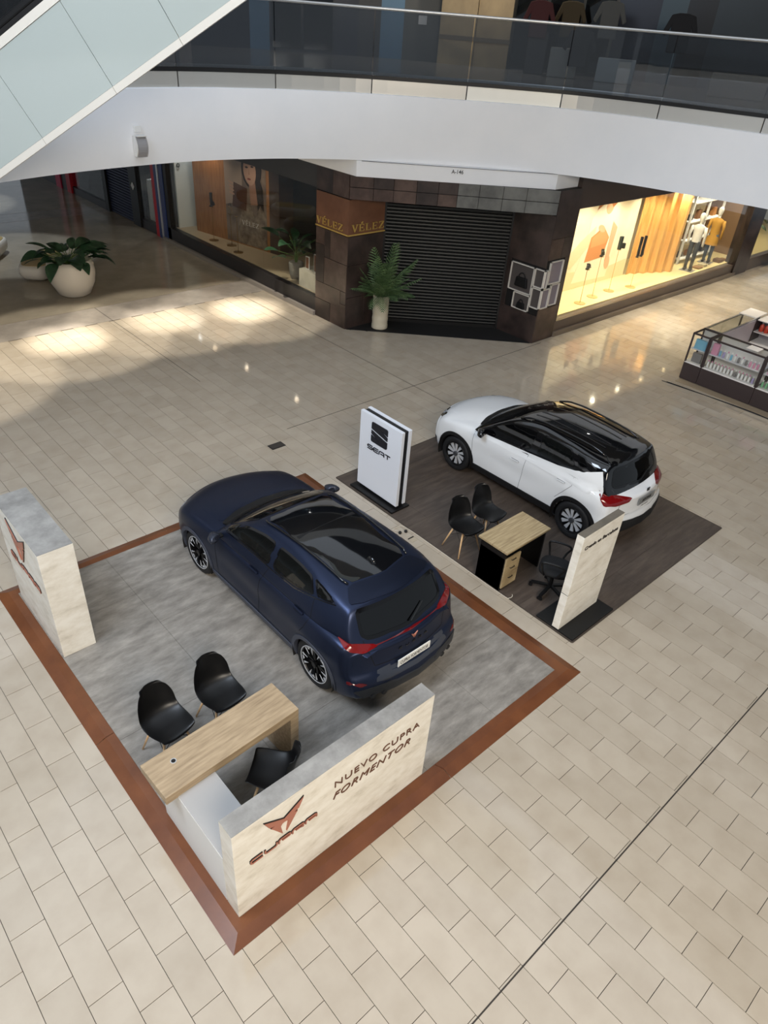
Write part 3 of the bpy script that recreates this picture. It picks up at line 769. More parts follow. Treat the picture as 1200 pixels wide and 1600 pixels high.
b = MB(); b.box(X0 + .39, Y1 - .09, .25, X1 - .06, Y1 - .07, .715); b.build('modesty_panel', M_black, d2_)

# ---------------------------------------------------------------- chairs
M_shell = mat('black_shell', (15, 15, 16), .38)
def shell_chair(name, label, loc, rz, group):
    t = thing(name, label, 'chair', loc, rz, group)
    prof = catmull([(.235, .405, .19), (.225, .435, .205), (.12, .425, .225), (0, .415, .235), (-.11, .43, .235), (-.18, .475, .23), (-.215, .55, .225), (-.235, .65, .21), (-.26, .75, .17), (-.272, .80, .125), (-.278, .823, .06)], 4)
    rows = []
    for i, (y, z, wd) in enumerate(prof):
        f = i / (len(prof) - 1); r = []
        seat = max(0, min(1, 1.35 - f * 2.2)); back = 1 - seat
        for k in range(13):
            uu = -1 + 2 * k / 12; e = abs(uu) ** 2.6
            r.append((uu * wd, y + e * (.075 * back + .0 * seat) * (1 if f < .9 else .4), z + e * (.055 * seat + .015 * back)))
        rows.append(r)
    q = MB(); q.grid(rows)
    sh = q.build('seat_shell', M_shell, t, world=False, smooth=True, solid=.008)
    md = sh.modifiers.new('sub', 'SUBSURF'); md.levels = 1; md.render_levels = 1
    tips = []
    for sx_ in (-1, 1):
        for sy_ in (-1, 1):
            a = (sx_ * .11, sy_ * .10 + .005, .405); c = (sx_ * .215, sy_ * .205, .0)
            q = MB(); q.tube([a, c], [.016, .010], 8); q.build('leg', M_wood_leg, t, world=False, smooth=True)
            tips.append((Vector(a) * .55 + Vector(c) * .45, sx_, sy_, Vector(a)))
    q = MB(); g_ = lambda i: tuple(tips[i][0])
    for i, j in ((0, 1), (1, 3), (3, 2), (2, 0)):
        q.tube([g_(i), tuple(tips[j][3])], .004, 5); q.tube([g_(j), tuple(tips[i][3])], .004, 5)
    q.build('wire_brace', M_black, t, world=False)
    q = MB(); q.box(-.12, -.11, .395, .12, .12, .412); q.build('seat_mount', M_black, t, world=False)
    return t
gA = 'black shell chairs at the oak desk'; gB = 'black shell chairs at the pedestal desk'
shell_chair('shell_chair', 'black shell chair nearest the rust border, left of the oak desk', (.60, 2.22, H + .004), PI + .12, gA)
shell_chair('shell_chair', 'black shell chair near the oak desk, closest to the dark blue car', (1.25, 2.22, H + .004), PI + .02, gA)
shell_chair('shell_chair', 'black shell chair tucked between the oak desk and the low cement wall', (1.14, 1.02, H + .004), .7, gA)
shell_chair('shell_chair', 'black shell chair with wooden legs nearest the floor socket', (5.87, 2.74, .016), PI - .15, gB)
shell_chair('shell_chair', 'black shell chair at the pedestal desk, nearer the white car', (6.42, 2.76, .016), PI - .05, gB)

oc = thing('swivel_chair', 'black office swivel chair with loop armrests behind the slim tall sign', 'chair', (6.17, 1.24, .012), .45)
b = MB(); rows = []
for (y, sc_, z) in ((0, 0.02, .475), (0, .5, .49), (0, .9, .485), (0, 1.0, .455), (0, .98, .425), (0, .6, .41), (0, .02, .41)):
    rows.append([(math.copysign(abs(math.cos(a)) ** .6, math.cos(a)) * .235 * sc_, math.copysign(abs(math.sin(a)) ** .6, math.sin(a)) * .225 * sc_, z) for a in [2 * PI * k / 24 for k in range(24)]])
b.grid(rows, closed=True, flip=False); b.build('seat', mat('black_fabric', (20, 20, 21), .8), oc, world=False, smooth=True)
b = MB(); rows = []
for (d, sc_) in ((-.03, .02), (-.035, .6), (-.03, .92), (0, 1), (.03, .92), (.035, .6), (.03, .02)):
    rows.append([(math.copysign(abs(math.cos(a)) ** .7, math.cos(a)) * .205 * sc_, -.25 + d - .05 * (math.sin(a) * sc_), .70 + math.copysign(abs(math.sin(a)) ** .7, math.sin(a)) * .2 * sc_) for a in [2 * PI * k / 24 for k in range(24)]])
b.grid(rows, closed=True); b.build('backrest', MATS['black_fabric'], oc, world=False, smooth=True)
b = MB(); b.bar((0, -.1, .41), (0, -.26, .43), .06, .012); b.bar((0, -.262, .42), (0, -.268, .66), .06, .012, (0, 1, 0)); b.build('back_bracket', M_black, oc, world=False)
for s_ in (-1, 1):
    P = [(s_ * .22, .12, .43), (s_ * .27, .15, .55), (s_ * .275, .17, .66), (s_ * .275, .10, .69), (s_ * .275, -.08, .685), (s_ * .275, -.15, .64), (s_ * .27, -.10, .54), (s_ * .22, -.06, .43)]
    q = MB(); q.tube(catmull(P, 5), .016, 8); q.build('armrest', M_black, oc, world=False, smooth=True)
b = MB(); b.lathe([(.028, .10), (.028, .25), (.02, .25), (.02, .41)], 14); b.build('gas_column', M_black, oc, world=False, smooth=False)
for k in range(5):
    a = 2 * PI * k / 5 + .3
    q = MB(); q.bar((0, 0, .11), (math.cos(a) * .28, math.sin(a) * .28, .075), .045, .03); lg = q.build('base_leg', M_black, oc, world=False)
    q = MB(); c_ = (math.cos(a) * .28, math.sin(a) * .28, .03)
    for s_ in (-1, 1):
        q.lathe([(.028, -.009), (.028, .009)], 12, (c_[0] - math.sin(a) * .016 * s_, c_[1] + math.cos(a) * .016 * s_, c_[2]), 'x')
    q.build('caster', M_black, lg, world=False)

# ---------------------------------------------------------------- floor boxes and cable
fb = thing('floor_hatch', 'dark square floor hatch in the tiles beyond the dark blue car', 'floor hatch', (5.36, 7.0, 0))
b = MB(); b.box(5.21, 6.92, 0.0006, 5.51, 7.10, .006); b.build('frame', M_darkmetal, fb)
b = MB(); b.box(5.225, 6.935, .006, 5.495, 7.085, .009); b.build('lid', mat('hatch_lid', (60, 56, 52), .5), fb)
fs = thing('floor_socket', 'small open floor socket in the tile strip between the two stands', 'floor socket', (5.42, 3.38, 0))
b = MB(); b.box(5.36, 3.31, 0.0006, 5.48, 3.42, .004); b.build('plate', mat('socket_plate', (176, 164, 144), .4), fs)
b = MB(); b.box(5.36, 3.40, .004, 5.48, 3.42, .008); b.build('lid_gap', M_core, fs)
pp = thing('plug_pair', 'two black plugs lying beside the floor socket', 'plugs', (5.42, 3.62, 0))
for (x, y) in ((5.36, 3.60), (5.46, 3.57)):
    q = MB(); q.lathe([(.012, 0.001), (.026, .008), (.026, .035), (.016, .045)], 12, (x, y, 0)); q.build('plug', M_black, pp, smooth=True)
cb = MB(); cb.tube(catmull([(5.36, 3.62, .03), (5.33, 3.74, .012), (5.42, 3.74, .01), (5.52, 3.72, .01), (5.55, 3.5, .01), (5.552, 3.0, .008), (5.55, 2.4, .008), (5.545, 2.0, .008), (5.548, 1.55, .008), (5.56, 1.5, .018), (5.62, 1.49, .018), (5.66, 1.52, .018)], 6), .005, 6)
tag(cb.build('white_cable', mat('white_cable', (214, 206, 190), .5), smooth=True), 'thin white cable along the edge of the laminate floor', 'cable')
# ---------------------------------------------------------------- cars
def pch(K):
    """monotone cubic through knots -> function"""
    X = [k[0] for k in K]; Y = [k[1] for k in K]; n = len(K)
    h = [X[i + 1] - X[i] for i in range(n - 1)]; dl = [(Y[i + 1] - Y[i]) / h[i] for i in range(n - 1)]
    m = [0.0] * n; m[0] = dl[0]; m[-1] = dl[-1]
    for i in range(1, n - 1):
        if dl[i - 1] * dl[i] > 0:
            w1 = 2 * h[i] + h[i - 1]; w2 = h[i] + 2 * h[i - 1]; m[i] = (w1 + w2) / (w1 / dl[i - 1] + w2 / dl[i])
    def f(x):
        if x <= X[0]: return Y[0]
        if x >= X[-1]: return Y[-1]
        i = 0
        while X[i + 1] < x: i += 1
        t = (x - X[i]) / h[i]; t2 = t * t; t3 = t2 * t
        return (2 * t3 - 3 * t2 + 1) * Y[i] + (t3 - 2 * t2 + t) * h[i] * m[i] + (-2 * t3 + 3 * t2) * Y[i + 1] + (t3 - t2) * h[i] * m[i + 1]
    return f
def inside(p, poly):
    x, y = p; c = False; j = len(poly) - 1
    for i in range(len(poly)):
        xi, yi = poly[i]; xj, yj = poly[j]
        if (yi > y) != (yj > y) and x < (xj - xi) * (y - yi) / (yj - yi) + xi: c = not c
        j = i
    return c
def chaikin(P, n=2):
    for _ in range(n):
        Q = []
        for i in range(len(P)):
            a, c = P[i], P[(i + 1) % len(P)]
            Q += [(a[0] * .87 + c[0] * .13, a[1] * .87 + c[1] * .13), (a[0] * .13 + c[0] * .87, a[1] * .13 + c[1] * .87)]
        P = Q
    return P
def inset(P, d):
    n = len(P); ar = sum(P[i][0] * P[(i + 1) % n][1] - P[(i + 1) % n][0] * P[i][1] for i in range(n)); sg = 1 if ar > 0 else -1; out = []
    for i in range(n):
        a = Vector(P[i - 1]); c = Vector(P[i]); e = Vector(P[(i + 1) % n])
        d0 = (c - a).normalized() if (c - a).length > 1e-9 else Vector((0, 0)); d1 = (e - c).normalized() if (e - c).length > 1e-9 else d0
        n0 = Vector((-d0.y, d0.x)) * sg; n1 = Vector((-d1.y, d1.x)) * sg; m = n0 + n1
        m = m / max(.4, m.length_squared / 2) if m.length > 1e-6 else n0
        q = c + m * d; out.append((q.x, q.y))
    return out

class Car:
    def __init__(s, c, root):
        s.c = c; s.root = root; s.L = c['L']
        for k in ('top', 'sh', 'sill', 'W', 'T', 'wb'): setattr(s, 'f_' + k, pch(c[k]))
        s.shape = pch(c.get('shape', [(0, .93), (.07, .955), (.25, .982), (.5, 1.0), (.7, .998), (.88, .985), (1, .965)]))
        s.make_lower(); s.make_cabin()
        allv = s.lv + s.cv; n = len(s.lv)
        s.cbvh = BVHTree.FromPolygons([Vector(p) for p in s.cv], s.cf); s.use_cab = False
        s.bvh = BVHTree.FromPolygons([Vector(p) for p in allv], s.lf + [[i + n for i in f] for f in s.cf])
    def warp(s, st, x, z, full=True):
        c = s.c; L = s.L; xx = (x / .9) ** 2
        w1 = max(0, 1 - st / .9) ** 1.6; w2 = max(0, 1 - (L - st) / .7) ** 1.6
        q = st + c['bowf'] * xx * w1 - c['bowr'] * xx * w2
        w3 = max(0, 1 - st / .35); w4 = max(0, 1 - (L - st) / .35)
        q += s.gf(z) * w3 - s.gr(z) * w4
        return L / 2 - q
    def make_lower(s):
        c = s.c; L = s.L; s.gf = pch(c['gf']); s.gr = pch(c['gr'])
        def sec(st):
            W = s.f_W(st); z0 = s.f_sill(st); zs = s.f_sh(st); zt = max(s.f_top(st), zs + .004)
            P = [(0, z0 + .02), (W * .45, z0 + .02), (W * .86, z0 + .004)]
            nS = 22
            for i in range(nS + 1):
                t = i / nS; z = z0 + t * (zs - z0); x = W * s.shape(t)
                x += c['haunch'](st, z)
                P.append((x, z))
            xs = P[-1][0]; nT = 18
            for i in range(1, nT + 1):
                u = 1 - i / nT; P.append((xs * u, zt - (zt - zs) * abs(u) ** c.get('crown', 2.6)))
            k = 3 + nS
            for _ in range(3):
                Q = list(P)
                for j in range(k - 3, k + 4): Q[j] = tuple(.25 * P[j - 1][a] + .5 * P[j][a] + .25 * P[j + 1][a] for a in (0, 1))
                P = Q
            return P
        r = .07; rows = []
        def emit(P, st, scale_d):
            zc = (P[0][1] + P[-1][1]) / 2; hh = max((P[-1][1] - P[0][1]) / 2, .05); W = max(p[0] for p in P)
            kx = 1 - scale_d / W; kz = 1 - scale_d / hh
            H_ = [(p[0] * kx, zc + (p[1] - zc) * kz) for p in P]
            full = [(-x, z) for x, z in H_[::-1]][:-1] + H_   # left top ... bottom ... right top
            rows.append([(x, s.warp(st, x, z), z) for x, z in full])
        P0 = sec(r); PL = sec(L - r)
        for q in (.02, .3, .6, .85): emit(P0, 0.0, (1 - q) * .3)
        nth = 6
        for i in range(nth):
            th = PI / 2 * (1 - i / nth); emit(P0, r * (1 - math.sin(th)), r * (1 - math.cos(th)))
        st = r; n = int((L - 2 * r) / .03)
        for i in range(n + 1): emit(sec(r + (L - 2 * r) * i / n), r + (L - 2 * r) * i / n, 0)
        for i in range(1, nth + 1):
            th = PI / 2 * i / nth; emit(PL, L - r * (1 - math.sin(th)), r * (1 - math.cos(th)))
        for q in (.85, .6, .3, .02): emit(PL, L, (1 - q) * .3)
        m = MB(); m.grid(rows, closed=True)
        m.f.append(list(range(len(rows[0])))[::-1]); m.f.append([(len(rows) - 1) * len(rows[0]) + k for k in range(len(rows[0]))])
        s.lv, s.lf = m.v, m.f
    def side_x(s, st, z):
        z0 = s.f_sh(min(max(st, s.c['belt'][0]), s.c['belt'][1])); w = s.f_W(st) * s.shape(1) - s.f_wb(st); d = z - z0
        if d < 0: return w + .35 * d
        return w - s.c['k'] * d - s.c['k2'] * d * d
    def top_z(s, st, x):
        mid = s.c['mid']; q = st + s.c['bowg'] * x * x * max(-1, min(1, (st - mid) / .5))
        return s.f_T(q) - s.c['gcrown'] * x * x
    def make_cabin(s):
        c = s.c; rows = []; zl = c['zb'] - .13
        s0, s1 = c['T'][0][0], c['T'][-1][0]; n = int((s1 - s0) / .022)
        for i in range(n + 1):
            st = s0 + (s1 - s0) * i / n
            lo, hi = zl, 1.7
            for _ in range(30):
                z = (lo + hi) / 2
                if z < s.top_z(st, max(s.side_x(st, z), 0)): lo = z
                else: hi = z
            zc = max(lo, zl + .005); xc = s.side_x(st, zc); nS, nT = 20, 18; P = []
            for j in range(nS + 1):
                z = zl + (zc - zl) * j / nS; P.append((s.side_x(st, z), z))
            for j in range(1, nT + 1):
                x = xc * (1 - j / nT); P.append((x, max(s.top_z(st, x), zl + .005)))
            for _ in range(5):
                Q = list(P)
                for j in range(nS - 4, nS + 4): Q[j] = tuple(.25 * P[j - 1][a] + .5 * P[j][a] + .25 * P[j + 1][a] for a in (0, 1))
                P = Q
            full = [(-x, z) for x, z in P][:-1] + P[::-1]
            rows.append([(x, s.L / 2 - st, z) for x, z in full])
        m = MB(); m.grid(rows, flip=True)
        s.cv, s.cf = m.v, m.f
    # ----- frames: 2-D -> ray
    def ray(s, fr, a, b):
        L2 = s.L / 2
        if fr == 'left': return Vector((-2, L2 - a, b)), Vector((1, 0, 0))
        if fr == 'right': return Vector((2, L2 - a, b)), Vector((-1, 0, 0))
        if fr == 'top': return Vector((a, L2 - b, 3)), Vector((0, 0, -1))
        if fr == 'rear': return Vector((a, -4, b)), Vector((0, 1, 0))
        if fr == 'front': return Vector((a, 4, b)), Vector((0, -1, 0))
        dx, dy = {'rl': (.70, .714), 'rr': (-.70, .714), 'fl': (.70, -.714), 'fr': (-.70, -.714)}[fr]
        d = Vector((dx, dy, 0)); ctr = Vector((0, -L2 * (1 if fr[0] == 'r' else -1) * .8, 0))
        u = Vector((abs(dy), 0, 0)) ; u = Vector((0, 0, 1)).cross(d) * -1
        return ctr + u * a + Vector((0, 0, b)) - d * 4, d
    def hit(s, fr, a, b):
        bv = s.cbvh if s.use_cab else s.bvh
        o, d = s.ray(fr, a, b); loc, nrm, idx, dist = bv.ray_cast(o, d)
        if loc is None:
            loc, nrm, idx, dist = bv.find_nearest(o + d * (1.3 if fr in ('left', 'right') else 2.2))
        if nrm.dot(d) > 0: nrm = -nrm
        return loc, nrm
    def patch(s, fr, poly, off=.004, hole=None, g=.035, skirt=.014):
        pts = [Vector(p) for p in poly]; n = len(pts); ed = [(i, (i + 1) % n) for i in range(n)]
        if hole:
            k = len(pts); pts += [Vector(p) for p in hole]; ed += [(k + i, k + (i + 1) % len(hole)) for i in range(len(hole))]
        x0, x1 = min(p[0] for p in poly), max(p[0] for p in poly); y0, y1 = min(p[1] for p in poly), max(p[1] for p in poly)
        ins = inset(poly, g * .35)
        for i in range(int((x1 - x0) / g) + 1):
            for j in range(int((y1 - y0) / g) + 1):
                p = (x0 + (i + .5) * g, y0 + (j + .5) * g)
                if inside(p, ins) and not (hole and inside(p, inset(hole, -g * .35))): pts.append(Vector(p))
        V, E_, F_, a_, b_, c_ = delaunay_2d_cdt(pts, ed, [], 0, 1e-5)
        fs = []
        for f in F_:
            cx = sum(V[i].x for i in f) / len(f); cy = sum(V[i].y for i in f) / len(f)
            if inside((cx, cy), poly) and not (hole and inside((cx, cy), hole)): fs.append(list(f))
        H_ = [s.hit(fr, v.x, v.y) for v in V]; P = [h + nn * off for h, nn in H_]; Bk = [h - nn * skirt for h, nn in H_]
        d = s.ray(fr, 0, 0)[1]; out = []
        for f in fs:
            nn = (P[f[1]] - P[f[0]]).cross(P[f[2]] - P[f[0]])
            out.append(f if nn.dot(d) < 0 else f[::-1])
        cnt = {}
        for f in out:
            for i in range(len(f)): cnt[(f[i], f[(i + 1) % len(f)])] = 1
        k = len(P); sk = [(b2, a2, a2 + k, b2 + k) for (a2, b2) in cnt if (b2, a2) not in cnt]
        return MB().add(P + Bk, out + sk)
    def part(s, name, fr, poly, m, off=.004, hole=None, parent=None, g=.035, smooth=30, skirt=.014):
        return s.patch(fr, poly, off, hole, g, skirt).build(name, m, parent or s.root, world=False, auto=smooth)
    def seam(s, fr, path, wd=.009, off=.0016, mb=None):
        q = mb or MB(); pts = []
        for i in range(len(path) - 1):
            a, b = Vector(path[i]), Vector(path[i + 1]); n = max(2, int((b - a).length / .03))
            pts += [a + (b - a) * k / n for k in range(n)]
        pts.append(Vector(path[-1])); H_ = [s.hit(fr, p.x, p.y) for p in pts]; A = []; B = []
        for i, (h, nn) in enumerate(H_):
            t = (H_[min(i + 1, len(H_) - 1)][0] - H_[max(i - 1, 0)][0]).normalized(); sd_ = nn.cross(t).normalized() * wd / 2
            A.append(h + nn * off - sd_); B.append(h + nn * off + sd_)
        q.grid([A, B]); return q
    def window(s, name, fr, poly, mg, mf, frame=.03):
        poly = chaikin(poly, 2); hole = inset(poly, frame); s.holes.append((fr, inset(poly, frame * .55)))
        s.use_cab = True
        fp = s.part(name, fr, poly, mf, .003, hole, g=.05, skirt=.03)
        s.part('pane', fr, inset(poly, frame * .8), mg, -.001, None, fp, g=.06, skirt=0.002)
        s.use_cab = False
        return fp
    def finish_body(s, paint, roofm, arch):
        L2 = s.L / 2
        # lower shell, wheel arches and cabin opening cut out
        fs = []
        for f in s.lf:
            c = sum((Vector(s.lv[i]) for i in f), Vector()) / len(f); cut = False
            for ys in s.c['axles']:
                if abs(c.x) > .55 and math.hypot(c.y - (L2 - ys), c.z - s.c['wr']) < arch: cut = True
            st = L2 - c.y
            if s.c['open'][0] < st < s.c['open'][1] and abs(c.x) < .74 and c.z > .8: cut = True
            if not cut: fs.append(f)
        m = MB(); m.v = s.lv; m.f = fs; m.mi = [0] * len(fs)
        s.body = m.build('body_shell', paint, s.root, world=False, auto=35)
        fs = []
        for f in s.cf:
            c = sum((Vector(s.cv[i]) for i in f), Vector()) / len(f); st = L2 - c.y; cut = False
            n_ = (Vector(s.cv[f[1]]) - Vector(s.cv[f[0]])).cross(Vector(s.cv[f[2]]) - Vector(s.cv[f[0]])).normalized()
            for fr, P in s.holes:
                if fr == 'left' and c.x < -.4 and inside((st, c.z), P): cut = True
                if fr == 'right' and c.x > .4 and inside((st, c.z), P): cut = True
                if fr == 'top' and abs(n_.z) > .25 and inside((c.x, st), P): cut = True
                if fr == 'rear' and st > s.L - 1.0 and abs(n_.y) > .3 and inside((c.x, c.z), P): cut = True
            if not cut: fs.append(f)
        m = MB(); m.v = s.cv; m.f = fs; m.mi = [0] * len(fs)
        m.build('cabin_shell', roofm, s.root, world=False, auto=35)
        for ys in s.c['axles']:
            for sg in (-1, 1):
                q = MB(); R = arch + .02; rows = []
                for x in (.50, .90):
                    rows.append([(sg * x, L2 - ys + R * math.cos(a), s.c['wr'] + R * math.sin(a)) for a in [-.35 + (PI + .7) * k / 24 for k in range(25)]])
                q.grid(rows, flip=sg < 0)
                q.add([(sg * .5, L2 - ys + R * math.cos(a), s.c['wr'] + R * math.sin(a)) for a in [-.35 + (PI + .7) * k / 24 for k in range(25)]], [list(range(25)) if sg < 0 else list(range(25))[::-1]])
                q.build('wheel_arch_liner', M_core, s.root, world=False)
    def cladding(s, m, arch, wd, off=.012):
        for ys in s.c['axles']:
            for fr in ('left', 'right'):
                a0, a1 = -.28, PI + .28; n = 28; zr = s.c['wr']
                O_ = [(ys - (arch + wd) * math.cos(a0 + (a1 - a0) * k / n), zr + (arch + wd) * math.sin(a0 + (a1 - a0) * k / n)) for k in range(n + 1)]
                I_ = [(ys - (arch - .012) * math.cos(a0 + (a1 - a0) * k / n), zr + (arch - .012) * math.sin(a0 + (a1 - a0) * k / n)) for k in range(n + 1)]
                s.part('wheel_arch_trim', fr, O_ + I_[::-1], m, off, g=.04, skirt=.05)
    def sill_trim(s, m, z1, off=.012):
        a, b = s.c['axles']; A = s.c['arch']
        for fr in ('left', 'right'):
            s.part('sill_trim', fr, [(a + A + .02, .215), (a + A + .0, z1), (b - A - .0, z1 + .015), (b - A - .02, .215)], m, off, g=.05, skirt=.04)

def make_wheel(car, style, r, rim_r, wd, m_tyre):
    """left hand wheel, outer face towards -x, centred on its hub"""
    q = MB(); q.lathe([(rim_r - .005, -wd / 2 + .012), (rim_r + .01, -wd / 2 + .002), (r - .035, -wd / 2 - .004), (r - .012, -wd / 2 + .012), (r, -wd / 2 + .035), (r, wd / 2 - .035), (r - .012, wd / 2 - .012), (rim_r, wd / 2)], 40, axis='x', cap0=False, cap1=True)
    me_t = q.mesh('wheel', m_tyre, smooth=True)
    Mr = mat('rim_black', (20, 20, 22), .3, .5); Ms = mat('rim_silver', (206, 208, 212), .28, .35)
    subs = []
    q = MB(); q.lathe([(rim_r - .0, -wd / 2 + .008), (rim_r - .014, -wd / 2 + .004), (rim_r - .022, -wd / 2 + .02), (rim_r - .03, -.0), (.02, .0)], 40, axis='x', cap0=False, cap1=True)
    subs.append(('rim', q.mesh('rim', Mr, smooth=False)))
    q = MB(); q.lathe([(rim_r + .002, -wd / 2 + .010), (rim_r + .001, -wd / 2 + .001), (rim_r - .010, -wd / 2 + .001), (rim_r - .012, -wd / 2 + .010)], 40, axis='x', cap0=False, cap1=False)
    subs.append(('rim_lip', q.mesh('rim_lip', Ms if style == 'y' else Mr, smooth=True)))
    def pr(poly_polar, x0, x1, a):   # polar polygon (r, ang) extruded in x
        P = [(rr * math.cos(t + a), rr * math.sin(t + a)) for rr, t in poly_polar]
        mb = MB(); mb.prism(P, (x1, 0, 0), (0, 1, 0), (0, 0, 1), x0 - x1 if False else abs(x1 - x0)); 
        return mb
    xo = -wd / 2 + .012
    if style == 'y':
        for k in range(5):
            a = 2 * PI * k / 5 + .3
            for sg in (-1, 1):
                q = pr([(.03, sg * .35), (.03, -sg * .1), (rim_r - .015, sg * .12), (rim_r - .015, sg * .30), (.12, sg * .34)], 0, .035, a); 
                q.v = [(xo + p[0] - .0, p[1], p[2]) for p in q.v]; subs.append(('spoke', q.mesh('spoke', Mr)))
                q = pr([(.135, sg * .30), (rim_r - .012, sg * .24), (rim_r - .012, sg * .36)], 0, .006, a); q.v = [(xo + p[0] - .005, p[1], p[2]) for p in q.v]
                subs.append(('spoke_accent', q.mesh('spoke_accent', Ms)))
                q = pr([(rim_r - .055, sg * .02), (rim_r - .012, sg * .0), (rim_r - .012, sg * .16)], 0, .006, a); q.v = [(xo + p[0] - .005, p[1], p[2]) for p in q.v]
                subs.append(('spoke_accent', q.mesh('spoke_accent', Ms)))
    else:
        for k in range(10):
            a = 2 * PI * k / 10
            q = pr([(.042, -.22), (.042, .22), (.12, .20), (rim_r - .014, .235), (rim_r - .014, -.10), (.12, -.13)], 0, .02, a); q.v = [(xo + p[0], p[1], p[2]) for p in q.v]
            subs.append(('spoke', q.mesh('spoke', Ms)))
    q = MB(); q.lathe([(.045, xo + .02), (.045, xo - .006), (.035, xo - .010)], 20, axis='x', cap0=False, cap1=True)
    subs.append(('hub_cap', q.mesh('hub_cap', Mr if style == 'y' else mat('hub_grey', (90, 92, 96), .3, .6))))
    L2 = car.L / 2; xw = car.c['xw']
    for ys in car.c['axles']:
        for sg in (-1, 1):
            o = bpy.data.objects.new('wheel', me_t); COL.objects.link(o); o.parent = car.root
            o.location = (sg * (xw - wd / 2), L2 - ys, r); o.rotation_euler = (0.2 * ys, 0, 0 if sg < 0 else PI)
            for nm, me in subs:
                c = bpy.data.objects.new(nm, me); COL.objects.link(c); c.parent = o

def interior(car, ys_front, m_seat, m_dark):
    L2 = car.L / 2
    q = MB(); q.box(-.72, L2 - car.c['open'][1], .30, .72, L2 - car.c['open'][0], .34); q.build('cabin_floor', m_dark, car.root, world=False)
    for sg in (-1, 1):
        q = MB(); q.box(sg * .745 - .02, L2 - car.c['open'][1], .30, sg * .745 + .02, L2 - car.c['open'][0], .86); q.build('door_lining', m_dark, car.root, world=False)
    q = MB(); q.box(-.72, L2 - ys_front - .12, .55, .72, L2 - ys_front + .38, .90); q.build('dashboard', m_dark, car.root, world=False, bevel=.05)
    def seat(x, st, w_):
        q = MB(); y = L2 - st
        q.box(x - w_, y - .28, .42, x + w_, y + .26, .58); sb = q.build('seat', m_seat, car.root, world=False, bevel=.05)
        q = MB(); q.obox((x, y - .34, .86), (1, 0, 0), (0, 1, .25), (0, -.25, 1), w_, .065, .32); q.build('seat_back', m_seat, sb, world=False, bevel=.05)
        if w_ < .4:
            q = MB(); q.obox((x, y - .44, 1.22), (1, 0, 0), (0, 1, .25), (0, -.25, 1), .13, .045, .075); q.build('headrest', m_seat, sb, world=False, bevel=.03)
    seat(-.37, ys_front + .75, .25); seat(.37, ys_front + .75, .25); seat(0, ys_front + 1.62, .62)
    q = MB(); q.tube([(-.37 + .175 * math.cos(a), L2 - ys_front - .22 - .06 * math.sin(a), .86 + .165 * math.sin(a)) for a in [2 * PI * k / 24 for k in range(24)]], .015, 8, closed=True)
    q.build('steering_wheel', M_black, car.root, world=False, smooth=True)

# ===== dark blue coupe-like SUV on the platform
M_pblue = mat('matt_blue_paint', (42, 50, 72), .34, .75, .5)
M_pdark = mat('shaded_body_blue', (33, 39, 56), .34, .75)  # body paint darkened by hand for the spoiler and shaded handle recesses
M_carglass = glass('car_glass', (96, 104, 104), 0.02, 0.0, 1.0, 1.55)
M_darkglass = glass('dark_car_glass', (22, 24, 28), 0.10, 0.0, 1.0, 1.55)
M_clad = mat('grey_blue_cladding', (62, 66, 78), .5)
M_frit = mat('glass_frit', (9, 9, 11), .12, 0, .5)
M_seam = mat('panel_gap', (5, 6, 9), .8)
M_tyre = mat('tyre_rubber', (22, 22, 24), .65)
M_redlamp = mat('red_lamp', (112, 8, 10), .15, 0, .5, .4)
M_darkred = mat('dark_red_lamp', (96, 10, 16), .12, 0, .5, .8)
M_lampclear = mat('clear_lamp', (190, 196, 204), .1, .3)
M_seat = mat('grey_seat', (70, 68, 66), .7); M_int = mat('black_interior', (16, 16, 17), .7)

